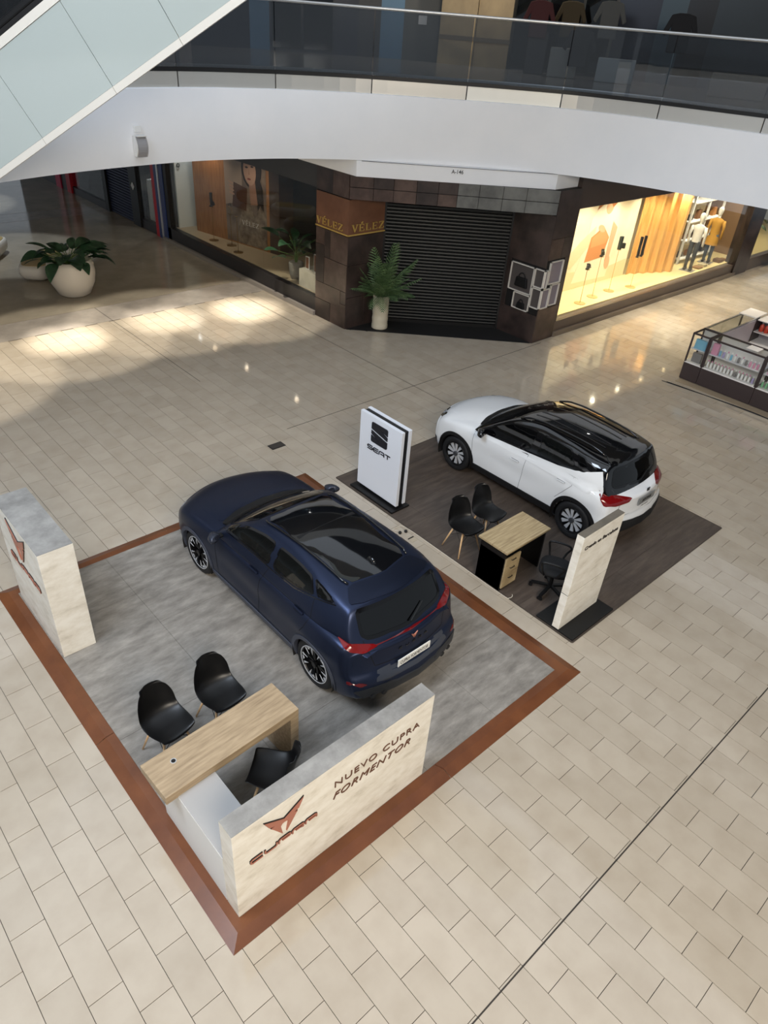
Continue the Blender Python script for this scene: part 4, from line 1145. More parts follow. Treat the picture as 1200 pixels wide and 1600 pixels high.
carF = thing('suv_car', 'matt dark blue SUV with black glass roof on the grey platform', 'car', (3.25, 3.295, H + .0015))
def haF(st, z):
    return .026 * math.exp(-((st - 3.62) / .45) ** 2) * math.exp(-((z - .80) / .12) ** 2) + .014 * math.exp(-((st - .85) / .4) ** 2) * math.exp(-((z - .74) / .12) ** 2) - .022 * math.exp(-((st - 2.2) / .75) ** 2) * math.exp(-((z - .58) / .13) ** 2)
CF = dict(L=4.45, bowf=.30, bowr=.22, bowg=.13, gcrown=.11, mid=2.8, zb=1.0, k=.24, k2=.72, wr=.34, arch=.375, xw=.88, axles=(.87, 3.55), open=(1.5, 4.0), belt=(1.35, 3.9), haunch=haF,
    top=[(0, .70), (.04, .79), (.12, .865), (.35, .945), (.8, 1.02), (1.25, 1.075), (1.6, 1.08), (3.8, 1.06), (4.05, 1.04), (4.22, 1.005), (4.36, .955), (4.45, .90)],
    sh=[(0, .64), (.05, .72), (.15, .80), (.4, .88), (.9, .95), (1.35, .985), (2.4, 1.0), (3.4, 1.03), (3.9, 1.035), (4.15, 1.0), (4.36, .93), (4.45, .86)],
    sill=[(0, .24), (.3, .2), (.6, .2), (3.9, .2), (4.2, .24), (4.45, .30)],
    W=[(0, .80), (.15, .865), (.45, .905), (.87, .915), (1.4, .905), (2.2, .90), (3.0, .905), (3.55, .918), (4.0, .905), (4.3, .87), (4.45, .82)],
    T=[(1.10, .95), (1.3, 1.085), (1.5, 1.215), (1.75, 1.35), (1.95, 1.435), (2.2, 1.485), (2.5, 1.51), (2.8, 1.52), (3.2, 1.505), (3.5, 1.478), (3.8, 1.43), (3.96, 1.39), (4.0, 1.345), (4.06, 1.24), (4.14, 1.10), (4.24, .94)],
    wb=[(1.1, .05), (1.5, .018), (1.9, .012), (3.2, .015), (3.6, .03), (3.95, .075), (4.24, .14)],
    gf=[(.2, .10), (.35, .03), (.5, 0), (.66, 0.01), (.85, .05)], gr=[(.25, .06), (.36, 0), (.5, .02), (.58, .05), (.64, .10), (.8, .135), (.95, .15)])
F1 = Car(CF, carF); F1.holes = []
for fr in ('left', 'right'):
    F1.window('front_window', fr, [(1.53, 1.135), (1.68, 1.235), (1.95, 1.355), (2.25, 1.405), (2.49, 1.415), (2.535, 1.16), (2.1, 1.165)], M_carglass, M_frit, .022)
    F1.window('rear_window', fr, [(2.61, 1.17), (2.57, 1.418), (2.8, 1.425), (3.0, 1.425), (3.245, 1.412), (3.40, 1.272), (3.06, 1.197)], M_carglass, M_frit, .022)
    F1.window('quarter_window', fr, [(3.44, 1.293), (3.285, 1.412), (3.45, 1.400), (3.60, 1.375), (3.71, 1.335), (3.56, 1.305)], M_carglass, M_frit, .014)
F1.window('windscreen', 'top', [(-.70, 1.46), (-.45, 1.36), (0, 1.325), (.45, 1.36), (.70, 1.46), (.545, 1.93), (.3, 1.985), (0, 2.0), (-.3, 1.985), (-.545, 1.93)], M_darkglass, M_frit, .05)
F1.window('tailgate_window', 'rear', [(-.61, 1.35), (-.3, 1.35), (0, 1.352), (.3, 1.35), (.61, 1.35), (.635, 1.08), (.56, 1.015), (0, .985), (-.56, 1.015), (-.635, 1.08)], M_darkglass, M_frit, .04)
F1.finish_body(M_pblue, M_pblue, .375)
# roof glass, spoiler, trims
F1.part('glass_roof', 'top', chaikin([(-.47, 2.02), (0, 2.07), (.47, 2.02), (.475, 2.7), (.455, 3.61), (0, 3.71), (-.455, 3.61), (-.475, 2.7)], 1), mat('roof_glass', (10, 11, 14), .05, 0, .6, .5), .004, g=.06)
F1.part('roof_crossbar', 'top', [(-.44, 2.62), (.44, 2.62), (.44, 2.68), (-.44, 2.68)], mat('roof_bar', (20, 20, 22), .4), .0055, g=.05, skirt=.004)
F1.part('spoiler', 'top', chaikin([(-.47, 3.635), (0, 3.735), (.47, 3.635), (.615, 3.84), (.45, 3.92), (0, 3.985), (-.45, 3.92), (-.615, 3.84)], 1), M_pdark, .012, g=.06)
F1.part('bonnet', 'top', chaikin([(-.62, .27), (-.3, .15), (0, .11), (.3, .15), (.62, .27), (.71, .8), (.69, 1.27), (.4, 1.17), (0, 1.14), (-.4, 1.17), (-.69, 1.27), (-.71, .8)], 1), M_pblue, .003, g=.05)
F1.part('cowl', 'top', chaikin([(-.69, 1.275), (-.4, 1.19), (0, 1.155), (.4, 1.19), (.69, 1.275), (.69, 1.44), (.45, 1.355), (0, 1.32), (-.45, 1.355), (-.69, 1.44)], 1), M_black, .004, g=.05)
for sg in (-1, 1):
    q = MB(); P = []
    for k in range(22):
        st = 2.06 + 1.56 * k / 21; x = sg * (.515 - .04 * k / 21 - (.02 if k in (0, 21) else 0)); h, n_ = F1.hit('top', x, st); P.append(h + n_ * (.008 if k in (0, 21) else .018))
    q.tube(P, .013, 8); q.build('roof_rail', M_blackgloss, carF, world=False, smooth=True)
h, n_ = F1.hit('top', 0, 3.50)
q = MB(); q.grid([[h + Vector((x * w_, y * l_, z)) for (x, y) in [(math.cos(a), math.sin(a)) for a in [2 * PI * k / 12 for k in range(12)]]] for (w_, l_, z) in ((.032, .075, 0), (.028, .065, .02), (.014, .045, .045), (.003, .01, .055))], closed=True)
q.build('roof_antenna', M_blackgloss, carF, world=False, smooth=True)
F1.cladding(M_clad, .375, .045, .010); CF['arch'] = .375; F1.sill_trim(M_clad, .32, .010)
# lamps
F1.part('tail_light', 'rl', chaikin([(-.665, 1.055), (-.48, 1.03), (-.36, 1.0), (-.24, .965), (-.20, .94), (-.35, .91), (-.50, .95), (-.57, .995)], 1), M_redlamp, .006, g=.03)
F1.part('tail_light', 'rr', chaikin([(.665, 1.055), (.48, 1.03), (.36, 1.0), (.24, .965), (.20, .94), (.35, .91), (.50, .95), (.57, .995)], 1), M_redlamp, .006, g=.03)
F1.part('light_strip', 'rear', [(-.62, .930), (-.62, .952), (0, .967), (.62, .952), (.62, .930), (0, .946)], M_darkred, .006, g=.05)
for fr, sg in (('rl', -1), ('rr', 1)):
    F1.part('reflector', fr, chaikin([(sg * .52, .53), (sg * .34, .505), (sg * .28, .52), (sg * .34, .55), (sg * .52, .575)], 1), M_darkred, .006, g=.03)
F1.part('headlight', 'fl', chaikin([(.48, .80), (.02, .74), (.02, .66), (.30, .68), (.46, .74)], 1), M_lampclear, .005, g=.04)
F1.part('headlight', 'fr', chaikin([(-.48, .80), (-.02, .74), (-.02, .66), (-.30, .68), (-.46, .74)], 1), M_lampclear, .005, g=.04)
F1.part('rear_diffuser', 'rear', chaikin([(-.84, .45), (-.62, .47), (.62, .47), (.84, .45), (.72, .32), (-.72, .32)], 1), mat('diffuser', (40, 41, 44), .4), .012, g=.05)
F1.part('bumper_insert', 'rear', chaikin([(-.58, .50), (-.52, .66), (.52, .66), (.58, .50)], 1), mat('bumper_grey', (66, 70, 80), .35, .3), .005, g=.05)
for sg in (-1, 1):
    for xx in (.48, .62):
        h, n_ = F1.hit('rear', sg * xx, .33); q = MB(); q.tube([h + Vector((0, .1, 0)), h + Vector((0, -.03, 0))], .035, 12); q.build('exhaust_pipe', M_darkmetal, carF, world=False)
h, n_ = F1.hit('rear', 0, .60)
q = MB(); tz = Vector((0, -.13, 1)).normalized(); yp = min(F1.hit('rear', x_, z_)[0].y for x_ in (-.26, 0, .26) for z_ in (.60, .70)) - .008
q.obox((-.02, yp, .645), (1, 0, 0), (0, 1, 0), (0, 0, 1), .26, .006, .055); np_ = q.build('number_plate', mat('plate_white', (236, 236, 232), .4), carF, world=False, bevel=.002)
text_polymesh('CUPRA FORMENTOR', .45, .052, (-.245, yp - .0062, .619), (1, 0, 0), (0, 0, 1), .002, bold=-.002).build('plate_text', M_black, np_, world=False)
for i, ch in enumerate('CUPRA'):
    x = -.20 + i * .10; h, n_ = F1.hit('rear', x, .815)
    polys_mesh(word_polys(ch, .045, .026, .2, .3), (x - .022, h.y - .001, .802), (1, 0, 0), (0, 0, 1), .006).build('badge_letter', M_blackgloss, carF, world=False)
h, n_ = F1.hit('rear', 0, .90)
polys_mesh(emblem_polys(.10, .075), (0, h.y - .006, .868), (1, 0, 0), (0, 0, 1), .01).build('emblem', M_copperlogo, carF, world=False)
h, n_ = F1.hit('rear', 0.0, 1.02); h2, n2 = F1.hit('rear', .28, 1.13)
q = MB(); q.tube([h + n_ * .03 + Vector((0.02, 0, 0)), h2 + n2 * .02], [.012, .007], 6); q.build('rear_wiper', M_black, carF, world=False)
# seams and handles
q = MB()
for fr in ('left', 'right'):
    for path in ([(1.43, 1.06), (1.425, .84), (1.43, .55), (1.44, .335)], [(2.56, 1.15), (2.455, .93), (2.41, .65), (2.40, .335)], [(3.42, 1.26), (3.46, 1.05), (3.40, .88), (3.33, .77)], [(1.44, .335), (2.41, .335), (3.08, .345)], [(1.43, 1.06), (1.54, 1.12)], [(3.96, .995), (4.04, .98)]):
        F1.seam(fr, path).build('panel_gap', M_seam, carF, world=False)
for P in ([(-.62, 1.03), (-.60, .90), (-.54, .70), (.54, .70), (.60, .90), (.62, 1.03)],): F1.seam('rear', P).build('panel_gap', M_seam, carF, world=False)
for fr in ('left', 'right'):
    for st, zz in ((2.29, .965), (3.24, .995)):
        pk = F1.part('door_handle', fr, chaikin([(st - .10, zz), (st - .07, zz + .03), (st + .08, zz + .032), (st + .11, zz + .008), (st + .08, zz - .02), (st - .07, zz - .025)], 1), M_pdark, .004, g=.03)
        F1.part('grip', fr, [(st - .09, zz + .014), (st + .10, zz + .018), (st + .10, zz + .002), (st - .09, zz - .002)], M_pblue, .022, None, pk, g=.03, skirt=-.008)
    sg = -1 if fr == 'left' else 1
    # chrome line below the windows
    qq = F1.seam(fr, [(1.55, 1.128), (2.1, 1.150), (2.6, 1.156), (3.06, 1.183), (3.42, 1.262), (3.56, 1.295), (3.72, 1.33)], .012, .005); qq.build('window_line', M_blackgloss, carF, world=False)
    yc = CF['L'] / 2 - 1.55; q = MB()
    q.grid([[(sg * (.975 + .09 * sc_ * math.cos(a)), yc + dy - .03 * math.cos(a), 1.07 + .062 * sc_ * math.sin(a) * (1.0 if math.sin(a) > 0 else .8)) for a in [2 * PI * k / 16 for k in range(16)]] for (dy, sc_) in ((.095, .05), (.085, .5), (.05, .85), (0, 1), (-.045, .98), (-.052, .9), (-.052, .02))], closed=True, flip=sg > 0)
    mr = q.build('wing_mirror', mat('mirror_grey', (58, 62, 74), .25, .5), carF, world=False, smooth=True)
    q = MB(); q.bar((sg * .82, yc + .03, 1.04), (sg * .93, yc + .02, 1.05), .08, .03); q.build('mirror_arm', M_black, mr, world=False, bevel=.008)
make_wheel(F1, 'y', .34, .252, .235, M_tyre)
interior(F1, 1.62, M_seat, M_int)

# ===== white compact SUV with black roof
M_pwhite = mat('white_car_paint', (226, 228, 230), .16, 0, .5, .8)
M_cladb = mat('black_cladding', (20, 20, 22), .55)
carA = thing('suv_car', 'white compact SUV with glossy black roof on the dark laminate floor', 'car', (8.35, 3.206, .0135))
def haA(st, z):
    return .022 * math.exp(-((st - 3.45) / .42) ** 2) * math.exp(-((z - .82) / .12) ** 2) + .014 * math.exp(-((st - .85) / .4) ** 2) * math.exp(-((z - .80) / .12) ** 2) - .02 * math.exp(-((st - 2.1) / .7) ** 2) * math.exp(-((z - .60) / .14) ** 2)
CA = dict(L=4.138, bowf=.28, bowr=.22, bowg=.12, gcrown=.11, mid=2.5, zb=1.0, k=.20, k2=.70, wr=.33, arch=.375, xw=.872, axles=(.83, 3.396), open=(1.25, 3.72), belt=(1.3, 3.6), haunch=haA,
    top=[(0, .72), (.04, .80), (.12, .87), (.4, .955), (.8, 1.015), (1.15, 1.05), (1.4, 1.06), (2.2, 1.08), (3.3, 1.10), (3.55, 1.06), (3.75, 1.0), (3.95, .965), (4.07, .935), (4.138, .89)],
    sh=[(0, .66), (.06, .745), (.15, .82), (.5, .895), (.83, .935), (1.3, .965), (2.2, 1.015), (3.1, 1.06), (3.4, 1.06), (3.6, 1.03), (3.8, .985), (3.95, .945), (4.07, .90), (4.138, .84)],
    sill=[(0, .26), (.3, .21), (3.6, .21), (3.9, .25), (4.138, .32)],
    W=[(0, .77), (.15, .83), (.45, .868), (.83, .885), (1.4, .872), (2.2, .868), (3.0, .872), (3.4, .885), (3.8, .87), (4.0, .84), (4.138, .79)],
    T=[(.92, .93), (1.1, 1.055), (1.3, 1.185), (1.5, 1.30), (1.7, 1.395), (1.9, 1.455), (2.1, 1.49), (2.4, 1.515), (2.9, 1.505), (3.3, 1.48), (3.55, 1.45), (3.70, 1.425), (3.735, 1.37), (3.79, 1.24), (3.87, 1.06), (3.93, .93)],
    wb=[(.95, .05), (1.3, .018), (1.7, .012), (3.2, .014), (3.45, .03), (3.7, .07), (3.93, .13)],
    gf=[(.2, .10), (.35, .03), (.5, 0), (.68, .01), (.82, .05)], gr=[(.25, .05), (.36, 0), (.5, .0), (.57, .01), (.64, .05), (.8, .06), (1.0, .07)])
A1 = Car(CA, carA); A1.holes = []
for fr in ('left', 'right'):
    A1.window('front_window', fr, [(1.31, 1.01), (1.57, 1.225), (1.858, 1.355), (2.15, 1.395), (2.345, 1.402), (2.33, 1.085), (1.8, 1.045)], M_darkglass, M_frit, .02)
    A1.window('rear_window', fr, [(2.47, 1.085), (2.43, 1.405), (2.76, 1.415), (3.02, 1.405), (3.20, 1.195), (2.9, 1.135)], M_carglass, M_frit, .02)
    A1.window('quarter_window', fr, [(3.24, 1.215), (3.11, 1.40), (3.28, 1.39), (3.42, 1.27)], M_darkglass, M_frit, .02)
A1.window('windscreen', 'top', [(-.67, 1.26), (-.42, 1.17), (0, 1.135), (.42, 1.17), (.67, 1.26), (.55, 1.74), (.3, 1.79), (0, 1.80), (-.3, 1.79), (-.55, 1.74)], M_darkglass, M_frit, .05)
A1.window('tailgate_window', 'rear', [(-.55, 1.345), (0, 1.355), (.55, 1.345), (.635, 1.12), (.58, 1.045), (0, .995), (-.58, 1.045), (-.635, 1.12)], M_darkglass, M_frit, .04)
A1.finish_body(M_pwhite, M_blackgloss, .375)
for fr in ('left', 'right'):
    A1.part('shoulder_panel', fr, [(1.32, .93), (1.26, .975), (1.8, 1.018), (2.33, 1.058), (2.9, 1.108), (3.22, 1.165), (3.45, 1.24), (3.61, 1.30), (3.68, 1.18), (3.74, 1.04), (3.76, .95), (3.5, .93), (2.4, .93)], M_pwhite, .004, g=.05)
for sg in (-1, 1):
    for x in (.16, .31):
        q = A1.seam('top', [(sg * x, 2.0), (sg * (x - .01), 3.35)], .028, .004); q.build('roof_rib', mat('roof_rib', (28, 28, 30), .3), carA, world=False)
    q = MB(); P = []
    for k in range(22):
        st = 1.86 + 1.62 * k / 21; e = min(1, min(k, 21 - k) / 2.5); h, n_ = A1.hit('top', sg * (.535 - .06 * k / 21), st); P.append(h + Vector((0, 0, .006 + .035 * e)))
    q.tube(P, .016, 8); q.build('roof_rail', M_blackgloss, carA, world=False, smooth=True)
A1.part('spoiler', 'top', chaikin([(-.44, 3.45), (0, 3.49), (.44, 3.45), (.575, 3.62), (.45, 3.69), (0, 3.725), (-.45, 3.69), (-.575, 3.62)], 1), M_blackgloss, .012, g=.06)
A1.part('bonnet', 'top', chaikin([(-.57, .28), (0, .18), (.57, .28), (.66, .7), (.66, 1.10), (.4, 1.02), (0, .99), (-.4, 1.02), (-.66, 1.10), (-.66, .7)], 1), M_pwhite, .0025, g=.05)
A1.part('cowl', 'top', chaikin([(-.66, 1.125), (-.4, 1.045), (0, 1.012), (.4, 1.045), (.66, 1.125), (.66, 1.245), (.42, 1.165), (0, 1.13), (-.42, 1.165), (-.66, 1.245)], 1), M_black, .004, g=.05)
A1.cladding(M_cladb, .375, .055, .010); CA['arch'] = .375; A1.sill_trim(M_cladb, .34, .010)
A1.part('tail_light', 'rl', chaikin([(-.595, .998), (-.344, .968), (-.03, .915), (-.09, .86), (-.292, .838), (-.504, .842), (-.56, .91)], 1), M_redlamp, .008, g=.03)
A1.part('tail_light', 'rr', chaikin([(.595, .998), (.344, .968), (.03, .915), (.09, .86), (.292, .838), (.504, .842), (.56, .91)], 1), M_redlamp, .008, g=.03)
A1.part('headlight', 'fl', chaikin([(.44, .88), (.04, .83), (.02, .76), (.26, .755), (.42, .80)], 1), M_frit, .005, g=.04)
A1.part('headlight', 'fr', chaikin([(-.44, .88), (-.04, .83), (-.02, .76), (-.26, .755), (-.42, .80)], 1), M_frit, .005, g=.04)
hl = [o for o in carA.children if o.name.startswith('headlight')]
A1.part('lens', 'fl', chaikin([(.26, .835), (.18, .825), (.18, .785), (.26, .79)], 1), M_lampclear, .008, None, hl[0], g=.03)
A1.part('rear_bumper_trim', 'rear', chaikin([(-.84, .56), (-.60, .53), (0, .525), (.60, .53), (.84, .56), (.78, .34), (-.78, .34)], 1), M_cladb, .012, g=.05)
A1.part('bumper_corner_trim', 'rl', chaikin([(-.50, .56), (0, .54), (.2, .53), (.2, .34), (-.45, .34)], 1), M_cladb, .010, g=.05)
A1.part('front_bumper_trim', 'fl', chaikin([(.50, .44), (0, .40), (-.2, .40), (-.2, .28), (.45, .28)], 1), M_cladb, .010, g=.05)
yp = min(A1.hit('rear', x_, z_)[0].y for x_ in (-.22, 0, .22) for z_ in (.75, .86)) - .008
q = MB(); q.obox((0.03, yp, .80), (1, 0, 0), (0, 1, 0), (0, 0, 1), .235, .006, .062); np_ = q.build('number_plate', mat('plate_grey', (128, 130, 130), .4), carA, world=False, bevel=.002)
text_polymesh('ARONA', .27, .06, (-.105, yp - .0062, .771), (1, 0, 0), (0, 0, 1), .002, bold=.03, space=1.1).build('plate_text', M_black, np_, world=False)
h, n_ = A1.hit('rear', 0.07, .92)
polys_mesh([[(x * .075, y * .07) for x, y in P] for P in pcs], (.035, h.y - .004, .888), (1, 0, 0), (0, 0, 1), .01).build('emblem', M_darkmetal, carA, world=False)
h, n_ = A1.hit('rear', 0.0, .68)
text_polymesh('Arona', .20, .032, (-.08, h.y - .003, .675), (1, 0, 0), (0, 0, 1), .004, shear=.2).build('badge_script', M_steel, carA, world=False)
h, n_ = A1.hit('rear', .02, 1.03); h2, n2 = A1.hit('rear', .30, 1.11)
q = MB(); q.tube([h + n_ * .025, h2 + n2 * .02], [.011, .006], 6); q.build('rear_wiper', M_black, carA, world=False)
q = MB()
for fr in ('left', 'right'):
    for path in ([(1.195, .97), (1.185, .80), (1.20, .55), (1.22, .345)], [(2.34, 1.05), (2.31, .80), (2.27, .345)], [(3.225, 1.16), (3.26, .93), (3.12, .74), (3.0, .58)], [(1.22, .345), (2.27, .345), (2.95, .355)], [(1.195, .97), (1.26, .975)]):
        A1.seam(fr, path, .006).build('panel_gap', mat('white_car_gap', (70, 72, 76), .8), carA, world=False)
A1.seam('rear', [(-.64, 1.06), (-.56, .93), (-.60, .80), (-.58, .62), (.58, .62), (.60, .80), (.56, .93), (.64, 1.06)], .006).build('panel_gap', mat('white_car_gap', (70, 72, 76), .8), carA, world=False)
for fr in ('left', 'right'):
    for st, zz in ((2.11, .825), (3.04, .905)):
        pk = A1.part('door_handle', fr, chaikin([(st - .09, zz), (st - .06, zz + .025), (st + .08, zz + .027), (st + .10, zz + .005), (st + .07, zz - .015), (st - .06, zz - .017)], 1), mat('handle_shade', (150, 152, 156), .3), .003, g=.03)
        A1.part('grip', fr, [(st - .08, zz + .012), (st + .09, zz + .016), (st + .09, zz), (st - .08, zz - .004)], M_pwhite, .022, None, pk, g=.03, skirt=-.008)
    sg = -1 if fr == 'left' else 1; yc = CA['L'] / 2 - 1.40; q = MB()
    q.grid([[(sg * (.945 + .10 * sc_ * math.cos(a)), yc + dy - .03 * math.cos(a), 1.035 + .08 * sc_ * math.sin(a) * (1.0 if math.sin(a) > 0 else .8)) for a in [2 * PI * k / 16 for k in range(16)]] for (dy, sc_) in ((.085, .05), (.075, .5), (.045, .85), (0, 1), (-.04, .98), (-.047, .9), (-.047, .02))], closed=True, flip=sg > 0)
    mr = q.build('wing_mirror', M_blackgloss, carA, world=False, smooth=True)
    q = MB(); q.bar((sg * .80, yc + .03, .985), (sg * .89, yc + .02, 1.0), .08, .03); q.build('mirror_arm', M_black, mr, world=False, bevel=.008)
make_wheel(A1, 'blade', .33, .225, .215, M_tyre)
interior(A1, 1.45, M_seat, M_int)
# ---------------------------------------------------------------- helpers for print and plants
def flat(parent, name, poly, x, m, t=.004):      # print on a wall x = const facing -x; poly in (y, z)
    q = MB(); q.prism([(-p[0], p[1]) for p in poly], (x, 0, 0), (0, -1, 0), (0, 0, 1), t); return q.build(name, m, parent)
def flaty(parent, name, poly, y, m, t=.004):     # print on a wall y = const facing -y; poly in (x, z)
    q = MB(); q.prism(poly, (0, y, 0), (1, 0, 0), (0, 0, 1), t); return q.build(name, m, parent)
def ell(cx, cz, rx, rz, n=18, a=0): return [(cx + rx * math.cos(t) * math.cos(a) - rz * math.sin(t) * math.sin(a), cz + rx * math.cos(t) * math.sin(a) + rz * math.sin(t) * math.cos(a)) for t in [2 * PI * k / n for k in range(n)]]
def leaf_rows(L, W, bend, fold=.25, n=7, droop=1.0):
    rows = []
    for i in range(n + 1):
        t = i / n; w_ = W * math.sin(PI * min(1, t * .92 + .06)) ** .8 * (1 - .25 * t)
        y = L * t * (1 - .15 * bend * t); z = L * (.35 * t - bend * droop * t * t * .8)
        rows.append([(-w_ / 2, y, z + w_ * fold * .5), (0, y, z), (w_ / 2, y, z + w_ * fold * .5)])
    return rows

# ---------------------------------------------------------------- left shop interior
M_wood = nmat('warm_wood_wall', (150, 98, 54), (176, 120, 70), (8, 8, .8), 2.0, .45)
# slanting back wall of the display, from (10.85,19.3) to (11.45,16.2)
wA = Vector((10.85, 19.35, .46)); wB = Vector((11.50, 16.1, .46)); wu = (wB - wA).normalized(); wn = Vector((wu.y, -wu.x, 0))
if wn.x > 0: wn = -wn
wl_ = (wB - wA).length
def wp(a, z, off=0.0): return wA + wu * a + Vector((0, 0, z - .46)) + wn * off
def wprint(parent, name, poly, m, off):
    q = MB(); q.prism(poly, wA + wn * off + Vector((0, 0, -.46)), wu, (0, 0, 1), .003 if wu.cross(Vector((0, 0, 1))).dot(wn) > 0 else -.003); return q.build(name, m, parent)
bw = thing('display_wall', 'warm wooden display wall carrying the portrait poster in the left window', 'display wall', wp(wl_ / 2, .46), kind='structure')
q = MB(); q.obox(wp(wl_ / 2, 1.86, -.03), wu, wn, (0, 0, 1), wl_ / 2, .028, 1.4); q.build('board', M_wood, bw)
q = MB(); q.obox(wp(wl_ + .2, 1.86, -.3), wn, wu, (0, 0, 1), .3, .2, 1.4); q.build('end_return', mat('brown_return', (74, 56, 46), .5), bw)
po = thing('poster', 'large brown portrait poster of a woman holding a bag in the left window', 'poster', wp(2.3, .5, .01))
p0, p1 = 1.45, 3.2
wprint(po, 'sheet', [(p0, .5), (p1, .5), (p1, 3.25), (p0, 3.25)], nmat('poster_brown', (96, 78, 66), (140, 120, 104), (1, 1, 1), 1.6, .5), .004)
skin = mat('print_skin', (186, 146, 124), .5); hair = mat('print_hair', (46, 34, 28), .5)
wprint(po, 'print_background', [(p0, 1.55), (p0 + .75, 1.75), (p0 + .75, 3.25), (p0, 3.25)], mat('print_pale', (168, 146, 130), .5), .008)
wprint(po, 'print_hair', ell(2.62, 2.72, .42, .55), hair, .010)
wprint(po, 'print_hair', [(2.75, 2.9), (3.08, 2.2), (3.1, 1.5), (2.85, 1.6), (2.7, 2.2)], hair, .0105)
wprint(po, 'print_face', ell(2.55, 2.66, .26, .40, 20, .1), skin, .013)
wprint(po, 'print_neck', [(2.5, 2.35), (2.75, 2.45), (2.85, 1.75), (2.55, 1.7)], mat('print_skin2', (160, 120, 100), .5), .0115)
for (cx, cz) in ((2.43, 2.74), (2.66, 2.78)): wprint(po, 'print_eye', ell(cx, cz, .06, .025), hair, .0145)
wprint(po, 'print_mouth', ell(2.52, 2.43, .075, .03), mat('print_lip', (130, 66, 62), .5), .0145)
wprint(po, 'print_nose', [(2.53, 2.72), (2.50, 2.55), (2.56, 2.55)], MATS['print_skin2'], .0145)
wprint(po, 'print_coat', [(1.95, .5), (3.2, .5), (3.2, 1.5), (2.95, 1.75), (2.72, 1.35), (2.5, 1.75), (2.15, 1.45), (2.0, 1.1)], nmat('print_coat', (92, 74, 60), (150, 132, 112), (1, 1, 1), 5, .5), .0125)
wprint(po, 'print_bag', [(1.75, 1.55), (2.35, 1.5), (2.42, 2.15), (1.85, 2.25)], mat('print_bag', (86, 54, 38), .5), .014)
for k in range(4): wprint(po, 'print_finger', ell(1.72 + k * .012, 2.22 - k * .10, .12, .035, 12, -.2), skin, .016)
polys_mesh([[(x, z) for x, z in P] for P in serif_polys(.72, .13)], wp(2.15, 1.08, .0165), wu, (0, 0, 1), .003).build('print_word', mat('print_white', (222, 214, 204), .5), po)
# shoe stands
def disc_stand(name, label, loc, h, item, group, r=.15, m=None):
    t = thing(name, label, 'display stand', loc, 0, group); m = m or mat('bronze', (140, 108, 62), .35, .7)
    q = MB(); q.lathe([(r, 0.001), (r, .012), (.0, .014)], 24); q.build('base_disc', m, t, world=False)
    q = MB(); q.tube([(0, 0, .012), (0, 0, h)], r * .05, 8); q.build('rod', m, t, world=False)
    q = MB(); q.lathe([(.06, h - .01), (.06, h), (0, h + .001)], 16); q.build('shelf_disc', m, t, world=False)
    return t
def boot(name, label, loc, rz, h, m, L=.24, group=None, cat='boot'):
    t = thing(name, label, cat, loc, rz, group)
    q = MB(); sec = []
    for (yc, ry, rx, z) in ((.05, L * .5, .045, .0), (.05, L * .5, .045, .03), (.035, L * .42, .045, .07), (-.01, .065, .042, .11), (-.02, .05, .04, h * .6), (-.02, .055, .045, h)):
        sec.append([(rx * math.cos(a), yc + ry * math.sin(a), z + .03) for a in [2 * PI * k / 14 for k in range(14)]])
    q.grid(sec, closed=True); q.build('upper', m, t, world=False, smooth=True)
    q = MB(); q.box(-.038, -.09, 0, .038, -.03, .035); q.build('heel', M_black, t, world=False)
    q = MB(); q.box(-.04, -.02, .012, .04, L * .5 + .05, .03); q.build('sole', M_black, t, world=False, bevel=.01)
    return t
gS = 'round bronze stands in the left window'
disc_stand('display_stand', 'bronze disc stand carrying the dark boot in the left window', (10.72, 18.09, .46), 1.02, None, gS)
boot('ankle_boot', 'dark heeled boot on the bronze stand in the left window', (10.72, 18.09, 1.482), -1.0, .36, mat('boot_leather', (40, 32, 28), .4))
disc_stand('display_stand', 'bronze disc stand in front of the portrait poster, further back', (10.90, 17.33, .46), .95, None, gS)
disc_stand('display_stand', 'bronze disc stand in the left window nearest the glass', (10.67, 16.6, .46), 1.05, None, gS)
hb = thing('handbag', 'small bronze handbag on a stand in front of the portrait poster', 'handbag', (10.90, 17.33, 1.412))
q = MB(); q.prism([(-.12, 0), (.12, 0), (.09, .2), (-.09, .2)], (10.86, 17.33, 1.412), (0, 1, 0), (0, 0, 1), .08); q.build('body', mat('bronze_leather', (118, 96, 72), .35), hb, bevel=.01)
q = MB(); q.tube([(10.90, 17.33 + .07 * math.cos(a), 1.61 + .09 * math.sin(a)) for a in [PI * k / 10 for k in range(11)]], .007, 6); q.build('handle', M_darkmetal, hb)
# lit white side panel at the far end
q = MB(); q.box(10.5, 19.86, .46, 11.2, 19.94, 3.25)
tag(q.build('wall_window_end', mat('lit_white', (222, 224, 220), .4)), 'white end wall of the left display window', 'wall', kind='structure')
for k in range(3):
    z = 2.35 + .38 * k; t = thing('wall_hook', 'black round hooks on the white end wall, %s one' % ('lowest', 'middle', 'top')[k], 'hook', (10.62, 19.85, z), 0, 'hooks on the white end wall')
    q = MB(); q.tube([(10.62 + .05 * math.cos(a), 19.83, z + .05 * math.sin(a)) for a in [2 * PI * j / 12 for j in range(12)]], .012, 6, closed=True); q.build('ring', M_black, t)
    q = MB(); q.tube([(10.62, 19.86, z + .05), (10.62, 19.82, z + .05)], .012, 6); q.build('stem', M_black, t)

